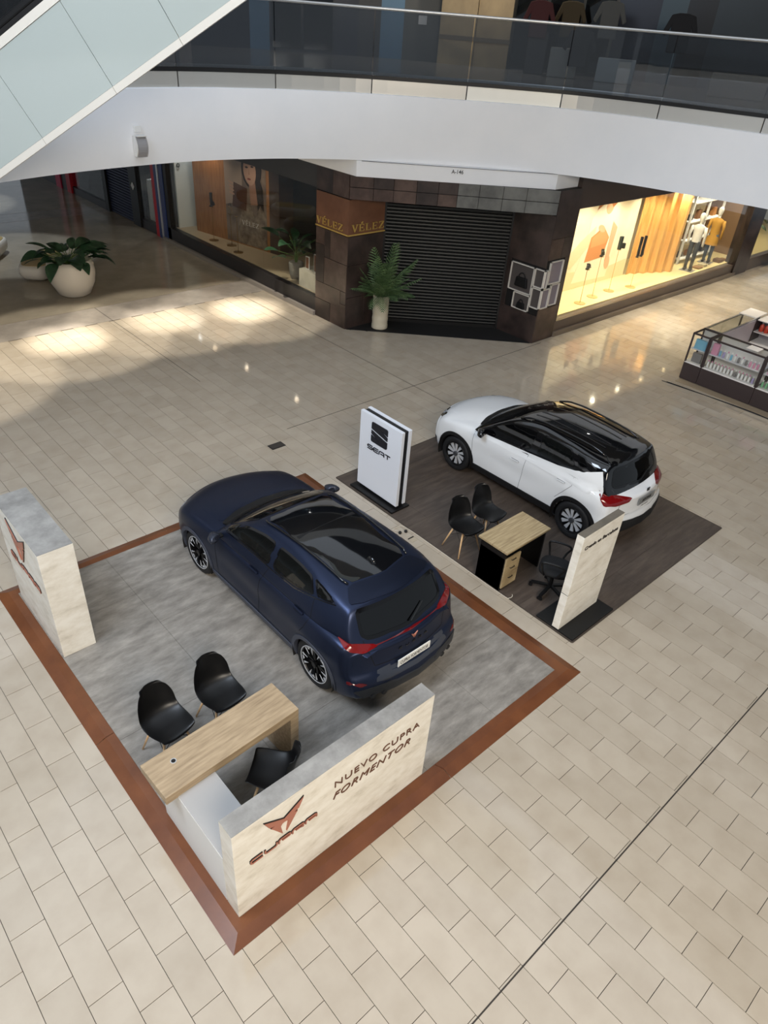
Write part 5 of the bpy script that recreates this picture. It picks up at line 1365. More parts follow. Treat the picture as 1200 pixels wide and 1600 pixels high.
def broad_plant(name, label, loc, pot_fn, nl, lmin, lmax, wd, m_leaf, z0, spread, rise, group=None, seed=1, stemlen=.25, cat='plant'):
    rnd = random.Random(seed); t = thing(name, label, cat, loc, 0, group); pot_fn(t)
    me = []
    for v_ in range(3):
        q = MB(); q.grid(leaf_rows(1, wd, [.35, .55, .8][v_])); me.append(q.mesh('leaf', m_leaf, smooth=True))
    q = MB()
    for k in range(nl):
        a = 2.399 * k + rnd.uniform(-.3, .3); el = rise * (1 - .75 * k / nl) + rnd.uniform(-.1, .1); r0 = spread * (k / nl) ** .7 * .6
        st = stemlen * rnd.uniform(.7, 1.25); bx_, by_ = r0 * math.cos(a), r0 * math.sin(a)
        tip = Vector((bx_ + st * math.cos(el) * math.cos(a), by_ + st * math.cos(el) * math.sin(a), z0 + st * math.sin(el)))
        q.tube([(bx_ * .3, by_ * .3, z0 - .05), (bx_ * .8, by_ * .8, z0 + st * .4 * math.sin(el)), tip], .007, 5)
        o = bpy.data.objects.new('leaf', me[k % 3]); COL.objects.link(o); o.parent = t; o.location = tip
        L = rnd.uniform(lmin, lmax); o.scale = (L, L, L); o.rotation_euler = (rnd.uniform(-.25, .2) + (el - .5) * .5, rnd.uniform(-.4, .4), a - PI / 2)
    q.build('stems', mat('plant_stem', (92, 120, 62), .6), t, world=False)
    return t
M_leaf1 = nmat('dark_leaf', (22, 48, 32), (44, 78, 50), (1, 1, 1), 4, .4)
M_leaf2 = nmat('mid_leaf', (30, 62, 34), (62, 98, 52), (1, 1, 1), 4, .42)
def pot_shop(t):
    q = MB(); q.lathe([(.14, 0.001), (.19, .15), (.21, .42), (.20, .46), (.17, .46), (.16, .40), (0, .40)], 24, cap1=False); q.build('pot', mat('grey_pot', (128, 122, 114), .6), t, world=False, smooth=True)
broad_plant('potted_plant', 'large leaved green plant in a grey pot inside the left window', (10.72, 13.7, .46), pot_shop, 13, .42, .62, .55, M_leaf1, .5, .18, 1.35, seed=4, stemlen=.62)
# display block with framed cards
db = thing('display_block', 'pale display block with framed cards next to the gold lettered column', 'display block', (10.7, 12.7, .46))
q = MB(); q.box(10.45, 12.25, .462, 10.95, 13.2, .92); q.build('block', nmat('pale_block', (196, 186, 168), (212, 204, 188), (1, 1, 1), 3, .5), db, bevel=.005)
for i, (y, h_, w_, lab) in enumerate(((13.0, .34, .16, 'small white framed card on the pale display block'), (12.6, .48, .22, 'larger copper framed card on the pale display block'))):
    f = thing('card_frame', lab, 'card', (10.6, y, .921))
    q = MB(); q.box(10.58, y - w_ / 2, .922, 10.60, y + w_ / 2, .922 + h_); q.build('frame', M_white, f, bevel=.004)
    q = MB(); q.box(10.575, y - w_ / 2 + .02, .95, 10.581, y + w_ / 2 - .02, .90 + h_); q.build('card', mat('card_copper', (126, 82, 58), .4), f)
# shoe shop display
for k, (y, z, lab) in enumerate(((21.3, .9, 'lower white display cube in the shoe shop window'), (21.6, 1.6, 'upper white display cube in the shoe shop window'))):
    q = MB(); q.box(10.55, y - .25, .02 if k == 0 else z - .05, 10.95, y + .25, z); tag(q.build('display_cube', M_white, bevel=.005), lab, 'display cube', 'white cubes in the shoe shop window')
    boot('sneaker', ('black sneaker on the lower white cube in the shoe shop', 'black sneaker on the upper white cube in the shoe shop')[k], (10.72, y, z + .002), 1.2, .12, mat('sneaker_black', (30, 30, 34), .5), .26, 'sneakers in the shoe shop', 'sneaker')
q = MB(); q.box(10.55, 21.75, .02, 10.95, 22.05, 1.55)
tag(q.build('display_cube', M_white, bevel=.005), 'tall white plinth at the far end of the shoe shop window', 'display cube', 'white cubes in the shoe shop window')
for k, (y, z, m, lab) in enumerate(((26.9, 1.0, M_white, 'white sneaker in the dim far shop window'), (25.6, .9, mat('lime', (176, 190, 40), .5), 'lime green sneaker in the dim far shop window'), (25.3, 1.4, MATS['lime'], 'lime green sneaker on the higher far shelf'))):
    q = MB(); q.box(10.5, y - .25, z - .03, 10.9, y + .25, z); tag(q.build('wall_shelf', M_hdr), 'dark shelf under the ' + lab.split(' in ')[0].split(' on ')[0] + (' higher up' if k == 2 else ''), 'shelf', 'shelves in the far sneaker window')
    boot('sneaker', lab, (10.68, y, z + .001), 1.0, .13, m, .28, 'sneakers in the far window', 'sneaker')

# ---------------------------------------------------------------- right shop interior
rp = thing('poster', 'cream fashion poster with a tan handbag in the bright right window', 'poster', (17.4, 8.95, .42))
q = MB(); q.box(14.7, 8.95, .421, 20.08, 9.0, 3.29); q.build('sheet', nmat('poster_cream', (238, 222, 190), (248, 238, 216), (1, 1, 1), .8, .6), rp)
cream = mat('print_cream', (236, 214, 176), .6); tan = mat('print_tan', (208, 140, 88), .6); pk = mat('print_peach', (226, 178, 142), .6); lt = mat('print_light', (244, 232, 208), .6)
YP = 8.949
flaty(rp, 'print_ground', [(14.7, .43), (20.05, .43), (20.05, .95), (18.6, .8), (16.6, 1.0), (14.7, .95)], YP, cream)
flaty(rp, 'print_dress', [(17.2, .6), (19.0, .55), (19.15, 1.8), (18.9, 2.75), (18.2, 2.9), (17.6, 2.4), (17.5, 1.6)], YP - .003, lt)
flaty(rp, 'print_sleeve', [(16.3, 1.15), (17.0, 1.05), (17.9, 1.75), (17.9, 2.15), (17.2, 1.75)], YP - .006, cream)
flaty(rp, 'print_hair', [(17.75, 2.6), (18.0, 3.25), (18.9, 3.28), (18.95, 2.85), (18.55, 2.6), (18.3, 2.85)], YP - .008, mat('print_auburn', (176, 112, 66), .6))
flaty(rp, 'print_neck', ell(18.4, 2.68, .2, .25), YP - .007, pk)
flaty(rp, 'print_arm', [(18.75, 2.2), (19.05, 2.0), (18.95, 1.1), (18.75, 1.05)], YP - .008, pk)
flaty(rp, 'print_bag', [(17.65, 1.15), (18.55, 1.2), (18.7, 1.75), (18.3, 2.1), (17.75, 1.85)], YP - .011, tan)
flaty(rp, 'print_bag_flap', [(17.8, 1.55), (18.55, 1.6), (18.66, 1.76), (18.3, 2.05), (17.8, 1.82)], YP - .014, mat('print_tan2', (222, 158, 104), .6))
flaty(rp, 'print_hand', ell(18.2, 2.05, .2, .09, 14, -.4), YP - .016, pk)
flaty(rp, 'print_hand', ell(18.9, 1.0, .13, .22, 14, .2), YP - .016, pk)
# wavy wooden screen
q = MB(); n = 44; A_ = Vector((20.2, 8.90, .425)); B_ = Vector((22.0, 8.22, .425)); sdv = (B_ - A_).normalized(); snv = Vector((sdv.y, -sdv.x, 0)); rows = [[], []]
for i in range(n + 1):
    t = i / n; ph = (t * 5.5) % 1; off = .17 * (ph / .7 if ph < .7 else (1 - ph) / .3)
    p = A_ + (B_ - A_) * t + snv * (-off * .8); rows[0].append(tuple(p)); rows[1].append((p.x, p.y, 3.28))
q.grid(rows)
tag(q.build('wooden_screen', nmat('golden_wood', (214, 160, 88), (230, 182, 112), (6, 6, .6), 2, .45), solid=.02), 'folded golden wood screen in the bright right window', 'screen')
gR = 'round floor stands in the bright window'
for i, (x, y, h_, lab) in enumerate(((16.46, 8.05, .95, 'stand with a grey sneaker, leftmost in the bright window'), (17.29, 8.2, 1.15, 'stand with small dark shoes, second from the left in the bright window'), (18.23, 8.25, 1.2, 'stand with a dark bottle bag in front of the printed hand'), (19.18, 8.1, .9, 'stand with tall boots in front of the wooden screen'))):
    disc_stand('display_stand', 'thin ' + lab, (x, y, .421), h_, None, gR, .16, mat('champagne', (206, 172, 108), .4, .3))
boot('sneaker', 'grey sneaker on the leftmost stand of the bright window', (16.46, 8.05, 1.376), -1.3, .12, mat('grey_shoe', (78, 78, 78), .5), .3, None, 'sneaker')
boot('ankle_boot', 'small dark ankle boot on the second stand of the bright window', (17.29, 8.2, 1.576), -1.3, .16, mat('olive_shoe', (66, 62, 46), .5), .24)
for k in (0, 1): boot('tall_boot', ('left black tall boot', 'right black tall boot')[k] + ' in front of the wooden screen', (19.12 + k * .22, 8.1, 1.326), -1.2, .55, M_black, .24, 'pair of tall boots')
bt_ = thing('slim_bag', 'tall dark pouch on the stand before the printed hand', 'pouch', (18.23, 8.25, 1.626))
q = MB(); q.box(18.17, 8.21, 1.627, 18.29, 8.29, 1.99); q.build('body', mat('dark_green_leather', (44, 52, 44), .5), bt_, bevel=.01)
q = MB(); q.box(18.40, 8.21, 1.627, 18.48, 8.29, 1.78); q.build('side_pouch', MATS['dark_green_leather'], bt_, bevel=.01)
# mannequins and shelving
def figure(name, label, loc, rz, top, bottom, skin_m, coat=False):
    t = thing(name, label, 'mannequin', loc, rz)
    q = MB(); q.lathe([(.03, 1.50), (.055, 1.55), (.085, 1.66), (.08, 1.76), (.04, 1.81), (.005, 1.82)], 14); q.lathe([(.05, 1.42), (.045, 1.52)], 12); q.build('head', skin_m, t, world=False, smooth=True)
    q = MB(); sec = [(.15, .11, .92), (.155, .11, 1.05), (.15, .105, 1.15), (.175, .115, 1.30), (.20, .10, 1.40), (.06, .06, 1.47)]
    if coat: sec = [(.22, .16, .60), (.2, .15, .8)] + sec
    q.grid([[(rx * math.cos(a), ry * math.sin(a), z) for a in [2 * PI * k / 16 for k in range(16)]] for rx, ry, z in sec], closed=True); q.build('torso', top, t, world=False, smooth=True)
    for s_ in (-1, 1):
        q = MB(); q.tube([(s_ * .2, 0, 1.39), (s_ * .25, .0, 1.15), (s_ * .24, .05, .9), (s_ * .235, .07, .80)], [.055, .045, .038, .03], 10); q.build('arm', top, t, world=False, smooth=True)
        q = MB(); q.tube([(s_ * .085, 0, .95), (s_ * .09, 0, .5), (s_ * .09, 0, .09)], [.085, .065, .05], 12); q.build('leg', bottom, t, world=False, smooth=True)
        q = MB(); q.box(s_ * .09 - .04, -.1, 0.013, s_ * .09 + .04, .14, .09); q.build('shoe', M_black, t, world=False, bevel=.02)
    q = MB(); q.box(-.22, -.18, 0.001, .22, .22, .013); q.build('base_plate', M_steel, t, world=False)
    return t
figure('mannequin', 'mannequin in white shirt and dark jeans beside the wooden screen', (22.62, 8.08, .42), -1.4, M_white, mat('dark_jeans', (46, 50, 52), .7), mat('mannequin_white', (232, 230, 224), .4))
figure('mannequin', 'mannequin in a mustard coat and blue jeans by the white shelves', (24.2, 8.24, .42), -1.4, mat('mustard', (196, 146, 62), .7), mat('blue_jeans', (70, 84, 104), .7), mat('mannequin_white', (232, 230, 224), .4), True)
su = thing('shelf_unit', 'white framed shelf rack with bags at the right of the bright window', 'shelf', (24.1, 9.0, .42))
for x in (23.0, 24.1, 25.2):
    q = MB(); q.box(x - .03, 8.62, .421, x + .03, 8.68, 3.2); q.build('upright', M_white, su)
for z in (.55, 1.15, 1.75, 2.35):
    q = MB(); q.box(23.02, 8.6, z, 25.18, 9.05, z + .03); q.build('shelf', M_white, su)
for k in range(12):
    x = 23.3 + (k % 4) * .54; z = (.582, 1.182, 1.782)[k // 4]; hh = random.uniform(.16, .3)
    c = [(60, 46, 40), (176, 120, 66), (196, 190, 176), (42, 42, 46), (120, 84, 60)][k % 5]
    t = thing('shelf_bag', '%s bag on the white rack, %s shelf, %s' % (('dark brown', 'tan', 'pale', 'black', 'brown')[k % 5], ('lowest', 'middle', 'upper')[k // 4], ('far left', 'left of centre', 'right of centre', 'far right')[k % 4]), 'bag', (x, 8.82, z), 0, 'bags on the white rack')
    q = MB(); q.prism([(-.13, 0), (.13, 0), (.10, hh), (-.10, hh)], (x, 8.76, z), (1, 0, 0), (0, 0, 1), -.12); q.build('body', mat('bag_%d' % (k % 5), c, .5), t, bevel=.01)
    q = MB(); q.tube([(x + .06 * math.cos(a), 8.82, z + hh - .01 + .07 * math.sin(a)) for a in [PI * j / 8 for j in range(9)]], .006, 5); q.build('handle', mat('bag_%d' % (k % 5), c, .5), t)
for k in range(5):
    q = MB(); x = (23.1, 23.5, 24.55, 24.95, 25.35)[k]; q.box(x, 7.9 + .04 * (k % 2), .421, x + .28, 8.15, .47 + .03 * (k % 3))
    tag(q.build('shoe_box', mat('shoebox_%d' % (k % 3), [(150, 110, 66), (226, 214, 180), (108, 78, 52)][k % 3], .6), bevel=.004), ('brown', 'cream', 'dark brown', 'second brown', 'second cream')[k] + ' flat box on the display floor under the rack', 'box', 'flat boxes under the rack')
q = MB(); q.box(25.95, 8.0, .421, 26.03, 9.6, 3.29); tag(q.build('wall_divider', mat('taupe_wall', (138, 110, 84), .35)), 'taupe side wall at the end of the bright window', 'wall', kind='structure')
def pot_far(t):
    q = MB(); q.lathe([(.16, .001), (.22, .85), (.19, .85), (.18, .8), (0, .8)], 20, cap1=False); q.build('pot', mat('stone_pot', (196, 184, 158), .6), t, world=False, smooth=True)
broad_plant('potted_plant', 'leafy plant in a tall stone pot behind the far right window', (27.1, 8.3, .421), pot_far, 10, .3, .5, .4, M_leaf2, .82, .12, 1.3, seed=8, stemlen=.3)

# lamps in the shop windows: small ceiling spots
def ceiling_lamp(name, label, loc, power, col, size=1.2, group=None, spread=None, glow=18):
    t = thing(name, label, 'lamp', loc, 0, group)
    q = MB(); q.lathe([(.07, 0), (.07, .03), (.05, .03)], 16); q.build('housing', M_white, t, world=False)
    q = MB(); q.lathe([(.055, -.003), (.055, .001)], 16); q.build('lens', mat('lamp_lens_%d_%d' % (int(sum(col) * 100), glow), tuple(int(c * 255) for c in col), .4, 0, .5, 0, tuple(int(c * 255) for c in col), glow), t, world=False)
    l = bpy.data.lights.new(name + '_light', 'SPOT'); l.energy = power; l.color = col; l.spot_size = spread or 2.4; l.spot_blend = .6; l.shadow_soft_size = .06
    o = bpy.data.objects.new(name + '_light', l); COL.objects.link(o); o.parent = t; o.location = (0, 0, -.02)
    return t
gl = 'ceiling spots in the bright window'
for k, x in enumerate((15.6, 17.1, 18.6, 20.1, 21.6, 23.2, 24.9)):
    ceiling_lamp('ceiling_spot', 'round ceiling spot in the bright window, %s from the stone column' % ('first', 'second', 'third', 'fourth', 'fifth', 'sixth', 'seventh')[k], (x, 8.05, 3.27), 230, (1.0, .88, .66), group=gl)
for k, x in enumerate((27.2, 29.5)):
    ceiling_lamp('ceiling_spot', ('nearer', 'further')[k] + ' round ceiling spot behind the far right window', (x, 8.4, 3.27), 150, (1.0, .86, .62), group='ceiling spots behind the far right window')
for k, y in enumerate((13.6, 16.4, 18.4)):
    ceiling_lamp('ceiling_spot', ('first', 'second', 'third')[k] + ' ceiling spot of the left window from the gold lettered column', (10.65, y, 3.27), (10, 26, 30)[k], (1.0, .86, .7), group='ceiling spots in the left window')
ceiling_lamp('ceiling_spot', 'ceiling spot at the white end wall of the left window', (10.7, 19.5, 3.27), 26, (.95, .98, 1.0), group='ceiling spots in the left window')
for k, y in enumerate((21.4, 26.3)):
    ceiling_lamp('ceiling_spot', ('ceiling spot in the shoe shop window', 'ceiling spot in the far sneaker window')[k], (10.9, y, 3.27), (40, 14)[k], (.92, .97, 1.0), group='ceiling spots in the shoe shops')

# soffit downlights making the pools of light on the floor
def downlight(k, loc, hot, wide, col, label):
    t = thing('soffit_downlight', label, 'lamp', loc, 0, 'recessed downlights in the soffit')
    q = MB(); q.lathe([(.11, -.006), (.11, .012), (.085, .012)], 20); q.build('trim_ring', M_white, t, world=False)
    q = MB(); q.lathe([(.085, -.003), (.085, .0)], 20); q.build('lens', mat('downlight_lens', (255, 226, 180), .4, 0, .5, 0, (255, 226, 180), 25), t, world=False)
    for nm, e, sz, bl_ in (('hot', hot, math.radians(34), 1.0), ('wide', wide, math.radians(66), .25)):
        if e <= 0: continue
        l = bpy.data.lights.new('downlight_' + nm, 'SPOT'); l.energy = e; l.color = col; l.spot_size = sz; l.spot_blend = bl_; l.shadow_soft_size = .05
        o = bpy.data.objects.new('downlight_' + nm, l); COL.objects.link(o); o.parent = t; o.location = (0, 0, -.03)
warm = (1.0, .92, .78)
for k, (x, y, hh, ww) in enumerate(((1.2, 13.0, 1500, 430), (4.2, 13.85, 1500, 460), (6.7, 13.85, 1150, 400), (8.86, 13.4, 1600, 400))):
    downlight(k, (x, y, 4.0), hh, ww, warm, 'recessed downlight in the left soffit, %s from the left' % ('first', 'second', 'third', 'fourth')[k])
for k, (x, y, hh, ww) in enumerate(((16.55, 1.75, 200, 150), (18.7, 4.2, 300, 250), (18.6, 6.6, 350, 250), (22.0, 6.2, 300, 250), (25.5, 6.2, 300, 250))):
    downlight(k, (x, y, 4.0), hh, ww, warm, 'recessed downlight in the right soffit, %s' % ('beside the kiosk', 'over the back of the kiosk', 'nearest the bright window', 'second along the bright window', 'furthest along the bright window')[k])
for k, (x, y) in enumerate(((5.5, 21), (5.5, 28))):
    downlight(k, (x, y, 4.0), 0, 260, (.85, .93, 1.0), ('nearer', 'further')[k] + ' cool recessed downlight over the far left passage')

# display boxes in the right column
M_frame = mat('box_frame', (214, 208, 198), .4); M_boxback = mat('box_back', (78, 72, 70), .4)
dc = thing('display_case', 'cluster of small framed display boxes on the corner of the right column', 'display case', (13.74, 7.55, .74), kind=None)
def box_y(y0, y1, z0, z1):   # on face x=13.72
    q = MB(); t_ = .02
    for (a, b_, c, d) in ((y0, y1, z0, z0 + t_), (y0, y1, z1 - t_, z1), (y0, y0 + t_, z0, z1), (y1 - t_, y1, z0, z1)): q.box(13.69, a, c, 13.745, b_, d)
    q.build('frame', M_frame, dc); q = MB(); q.box(13.733, y0 + t_, z0 + t_, 13.739, y1 - t_, z1 - t_); q.build('back_panel', M_boxback, dc)
def box_x(x0, x1, z0, z1):
    q = MB(); t_ = .02
    for (a, b_, c, d) in ((x0, x1, z0, z0 + t_), (x0, x1, z1 - t_, z1), (x0, x0 + t_, z0, z1), (x1 - t_, x1, z0, z1)): q.box(a, 7.50, c, b_, 7.555, d)
    q.build('frame', M_frame, dc); q = MB(); q.box(x0 + t_, 7.543, z0 + t_, x1 - t_, 7.549, z1 - t_); q.build('back_panel', mat('box_back_lilac', (132, 124, 134), .4), dc)
box_y(7.84, 8.57, 1.17, 1.86); box_y(7.83, 8.36, .74, 1.15); box_y(7.52, 7.82, 1.42, 1.87); box_y(7.52, 7.82, .90, 1.40)
box_x(13.73, 13.86, 1.42, 1.87); box_x(13.88, 14.41, 1.50, 2.06); box_x(13.73, 14.06, .90, 1.40); box_x(14.07, 14.42, .93, 1.48)
for (y, z, r, lab) in ((8.18, 1.44, .2, 'dark handbag in the largest framed display box'), (8.08, .86, .13, 'dark small bag in the lowest framed display box')):
    t = thing('display_bag', lab, 'handbag', (13.71, y, z - r * .7))
    q = MB(); q.prism([(-r, -r * .7), (r, -r * .7), (r * .8, r * .5), (-r * .8, r * .5)], (13.733, y, z), (0, -1, 0), (0, 0, 1), .06); q.build('body', M_black, t, bevel=.02)
    q = MB(); q.tube([(13.70, y + r * .5 * math.cos(a), z + r * .5 + r * .55 * math.sin(a)) for a in [PI * k / 8 for k in range(9)]], .012, 6); q.build('handle', M_black, t)

# ---------------------------------------------------------------- planters and benches
def pot_round(t):
    q = MB(); q.lathe([(.33, .002), (.41, .05), (.55, .33), (.60, .58), (.58, .82), (.53, .93), (.50, .93), (.52, .82), (.50, .78), (0, .78)], 40, cap1=False); q.build('pot', mat('cream_pot', (214, 206, 194), .5), t, world=False, smooth=True)
    q = MB(); q.lathe([(.50, .78), (.2, .81), (0.01, .82)], 24, cap0=False, cap1=False); q.build('soil', mat('soil', (40, 34, 28), .9), t, world=False)
broad_plant('round_planter', 'big round cream planter with dark broad leaves', (5.62, 16.75, 0), pot_round, 52, .40, .66, .6, M_leaf1, .86, .52, .95, seed=3, stemlen=.34, cat='planter')
def pot_tall(t):
    prof = []
    for i in range(40):
        z = .001 + .855 * i / 39; r = .205 + .003 * math.sin(i * 2.3) + .004 * math.sin(i * .7) + .02 * (z - .4) ** 2
        prof.append((r, z))
    q = MB(); q.lathe(prof + [(.18, .86), (.175, .80), (0, .80)], 28, cap1=False); q.build('pot', mat('cream_ribbed_pot', (206, 196, 174), .6), t, world=False, smooth=True)
palm = thing('palm_planter', 'leafy palm in a tall cream pot in front of the roller shutter', 'planter', (11.06, 10.50, .0145)); pot_tall(palm)
rnd = random.Random(11); M_palm = nmat('palm_leaf', (46, 72, 46), (110, 136, 88), (1, 1, 1), 5, .5)
fr_me = []
for v_ in range(4):
    q = MB(); n = 16; L = 1.0; be = [.35, .6, .9, 1.15][v_]; P = []
    for i in range(n + 1):
        t_ = i / n; P.append(Vector((0, L * (t_ - .18 * be * t_ * t_), L * (.75 * t_ * (1.2 - be * .5) - be * .55 * t_ * t_))))
    q.tube(P, [.010 * (1 - .8 * i / n) + .001 for i in range(n + 1)], 5)
    for i in range(2, n + 1):
        tt = i / n; ll = .26 * math.sin(PI * min(1, tt * .85 + .12)) + .04; d_ = (P[i] - P[i - 1]).normalized()
        for s_ in (-1, 1):
            tip = P[i] + Vector((s_ * ll * .75, ll * .55 * d_.y, ll * .55 * d_.z - ll * .25)); w_ = d_ * .014
            q.add([P[i] - w_, P[i] + w_, (P[i] + tip) / 2 + w_ * 1.2 + Vector((0, 0, .015)), tip, (P[i] + tip) / 2 - w_ * 1.2 + Vector((0, 0, .015))], [(0, 1, 2, 4), (4, 2, 3)])
    fr_me.append(q.mesh('frond', M_palm))
for k in range(48):
    o = bpy.data.objects.new('frond', fr_me[(k * 7 // 3) % 4] if k > 6 else fr_me[k % 2]); COL.objects.link(o); o.parent = palm
    L = rnd.uniform(.9, 1.25) * (1.05 if k < 8 else .95); aa = 2.399 * k; fx_, fy_ = -math.sin(aa), math.cos(aa); L *= .66 if (fy_ > .15 or fx_ * .67 + fy_ * .74 > .45) and k > 6 else 1; o.scale = (L, L, L); o.location = (rnd.uniform(-.08, .08), rnd.uniform(-.08, .08), .80)
    o.rotation_euler = ((.75 if k < 7 else rnd.uniform(.0, .45)), rnd.uniform(-.2, .2), 2.399 * k)
q = MB(); q.lathe([(.17, .80), (.05, .82), (.01, .83)], 16, cap0=False, cap1=False); q.build('soil', mat('soil', (40, 34, 28), .9), palm, world=False)

def bench(label, loc, rz, L, W):
    t = thing('round_bench', label, 'bench', loc, rz, 'rounded white benches')
    def sup(k, a, s_): return (math.copysign(abs(math.cos(a)) ** .5, math.cos(a)) * L / 2 * s_, math.copysign(abs(math.sin(a)) ** .5, math.sin(a)) * W / 2 * (s_ if s_ < .9 else s_))
    prof = [(.62, .04), (.80, .06), (.95, .16), (1.0, .28), (.99, .38), (.95, .43), (.88, .45)]
    q = MB(); q.grid([[(*sup(0, 2 * PI * k / 32, s_), z) for k in range(32)] for s_, z in prof], closed=True); q.f.append([len(prof) * 32 - 32 + k for k in range(32)]); q.mi.append(0)
    q.build('body', mat('bench_white', (206, 202, 194), .4), t, world=False, smooth=True)
    q = MB(); q.grid([[(*sup(0, 2 * PI * k / 32, .84), z) for k in range(32)] for z in (.44, .462)], closed=True); q.f.append([32 + k for k in range(32)]); q.mi.append(0)
    q.build('seat_top', mat('olive_wood', (164, 142, 92), .4), t, world=False)
    q = MB(); q.box(-L * .28, -W * .28, .001, L * .28, W * .28, .05); q.build('foot', M_darkmetal, t, world=False)
bench('rounded white bench with wooden top just behind the round planter', (5.55, 18.75, 0), .9, 1.9, .85)
bench('rounded white bench further back, partly out of view', (4.75, 20.9, 0), .9, 1.7, .85)
bench('rounded white bench furthest back at the left', (4.7, 23.4, 0), .9, 1.7, .85)

# ---------------------------------------------------------------- kiosk
M_kd = mat('kiosk_dark', (62, 52, 52), .4); M_kw = mat('kiosk_white', (228, 224, 220), .35); M_kglass = glass('kiosk_glass', (252, 253, 252), .0, .0, .6, 1.35)
KX, KY = 15.15, 4.10
def case(label, x0, y0, x1, y1, face, shelf=True, group='kiosk display counters'):
    t = thing('display_counter', label, 'counter', ((x0 + x1) / 2, (y0 + y1) / 2, 0), 0, group)
    q = MB(); q.box(x0, y0, .02, x1, y1, .44); q.build('base_cabinet', M_kd, t, bevel=.004)
    q = MB(); q.box(x0 + .01, y0 + .01, .44, x1 - .01, y1 - .01, .455); q.build('case_floor', M_kw, t)
    w_ = .035
    for (x, y) in ((x0, y0), (x1 - w_, y0), (x0, y1 - w_), (x1 - w_, y1 - w_)):
        q = MB(); q.box(x, y, .44, x + w_, y + w_, 1.12); q.build('post', M_kd, t)
    for (a, b_, c, d) in ((x0, y0, x1, y0 + w_), (x0, y1 - w_, x1, y1), (x0, y0 + w_, x0 + w_, y1 - w_), (x1 - w_, y0 + w_, x1, y1 - w_)):
        q = MB(); q.box(a, b_, 1.12, c, d, 1.155); q.build('top_rail', M_kd if face == 'x' else M_steel, t)
    q = MB(); q.box(x0 + w_, y0 + w_, 1.14, x1 - w_, y1 - w_, 1.148); q.build('glass_top', M_kglass, t)
    if face == 'x':
        q = MB(); q.box(x0 + .01, y0 + w_, .455, x0 + .016, y1 - w_, 1.12); q.build('glass_front', M_kglass, t)
        q = MB(); q.box(x1 - .02, y0 + w_, .455, x1 - .012, y1 - w_, 1.12); q.build('back_panel', M_kw, t)
        q = MB(); q.box(x0 - .004, y0 + .01, .425, x0 + .006, y1 - .01, .442); q.build('light_strip', M_kw, t)
        if shelf:
            q = MB(); q.box(x0 + .05, y0 + w_, .765, x1 - .03, y1 - w_, .78); q.build('glass_shelf', mat('shelf_pale', (214, 212, 216), .3), t)
    else:
        q = MB(); q.box(x0 + w_, y1 - .016, .455, x1 - w_, y1 - .01, 1.12); q.build('glass_front', M_kglass, t)
        q = MB(); q.box(x0 + w_, y0 + .012, .455, x1 - w_, y0 + .02, 1.12); q.build('back_panel', M_kw, t)
    return t
case('narrow dark display counter at the near corner of the kiosk', KX, 3.66, KX + .55, KY, 'x')
case('dark glass display counter with white bottles, middle of the kiosk front', KX, 2.35, KX + .55, 3.65, 'x')
case('dark glass display counter with pink boxes at the right edge of the kiosk front', KX, .75, KX + .55, 2.34, 'x')
case('glass topped counter along the far side of the kiosk', KX + .56, 3.66, 17.75, KY, 'y')
# inner back unit with red bottles
bu = thing('shelf_counter', 'white shelf counter with red bottles at the back of the kiosk', 'counter', (17.9, 2.4, 0))
q = MB(); q.box(17.55, .9, .02, 18.1, 3.65, .55); q.build('base_cabinet', M_kw, bu)
for z in (.55, .82, 1.12):
    q = MB(); q.box(17.56, .9, z, 18.1, 3.65, z + .02); q.build('shelf', M_kw, bu)
for y in (.9, 2.25, 3.63):
    q = MB(); q.box(17.55, y, .55, 18.1, y + .02, 1.14); q.build('divider', M_kd, bu)
q = MB(); q.box(18.06, .92, .57, 18.1, 3.63, 1.12); q.build('back_panel', mat('kiosk_back', (176, 170, 178), .5), bu)
q = MB(); q.box(17.5, 3.66, 1.16, 18.15, KY, 1.19); tag(q.build('counter_lid', M_kw, bevel=.004), 'white counter lid on the far corner of the kiosk', 'counter top')
q = MB(); q.box(15.72, 3.64, .6, 17.5, 3.655, 1.13); tag(q.build('inner_panel', mat('lilac_panel', (196, 188, 198), .5)), 'pale lilac inner panel behind the far counter of the kiosk', 'panel')
def bottle_mesh(mb_, mc, r=.024, h=.15):
    q = MB(); q.lathe([(r * .9, 0), (r, .006), (r, h * .62), (r * .5, h * .74), (r * .5, h * .78)], 10)
    q.cur = 1; q.lathe([(r * .55, h * .78), (r * .55, h), (0, h)], 10, cap1=False)
    return q.mesh('bottle', [mb_, mc], smooth=True)
cols = {'white': (232, 230, 228), 'pink': (214, 150, 176), 'green': (128, 186, 140), 'red': (196, 70, 48), 'orange': (218, 128, 62), 'grey': (128, 124, 124), 'blue': (124, 180, 206), 'lilac': (170, 156, 196)}
cm = {k: mat('product_' + k, v, .35) for k, v in cols.items()}
bm_ = {k: bottle_mesh(cm[k], cm['white'] if k != 'white' else cm['pink'], .027, .17) for k in cols}
big = {k: bottle_mesh(cm[k], cm['grey'], .055, .24) for k in cols}
def put(me, name, label, cat, loc, group, rz=0):
    o = bpy.data.objects.new(name, me); COL.objects.link(o); o.location = loc; o.rotation_euler = (0, 0, rz); return tag(o, label, cat, group)
ORD = ['first', 'second', 'third', 'fourth', 'fifth', 'sixth', 'seventh', 'eighth', 'ninth', 'tenth', 'eleventh', 'twelfth', 'thirteenth', 'fourteenth', 'fifteenth', 'sixteenth']
seq = ['white'] * 8 + ['grey', 'white', 'white', 'white', 'white', 'lilac']
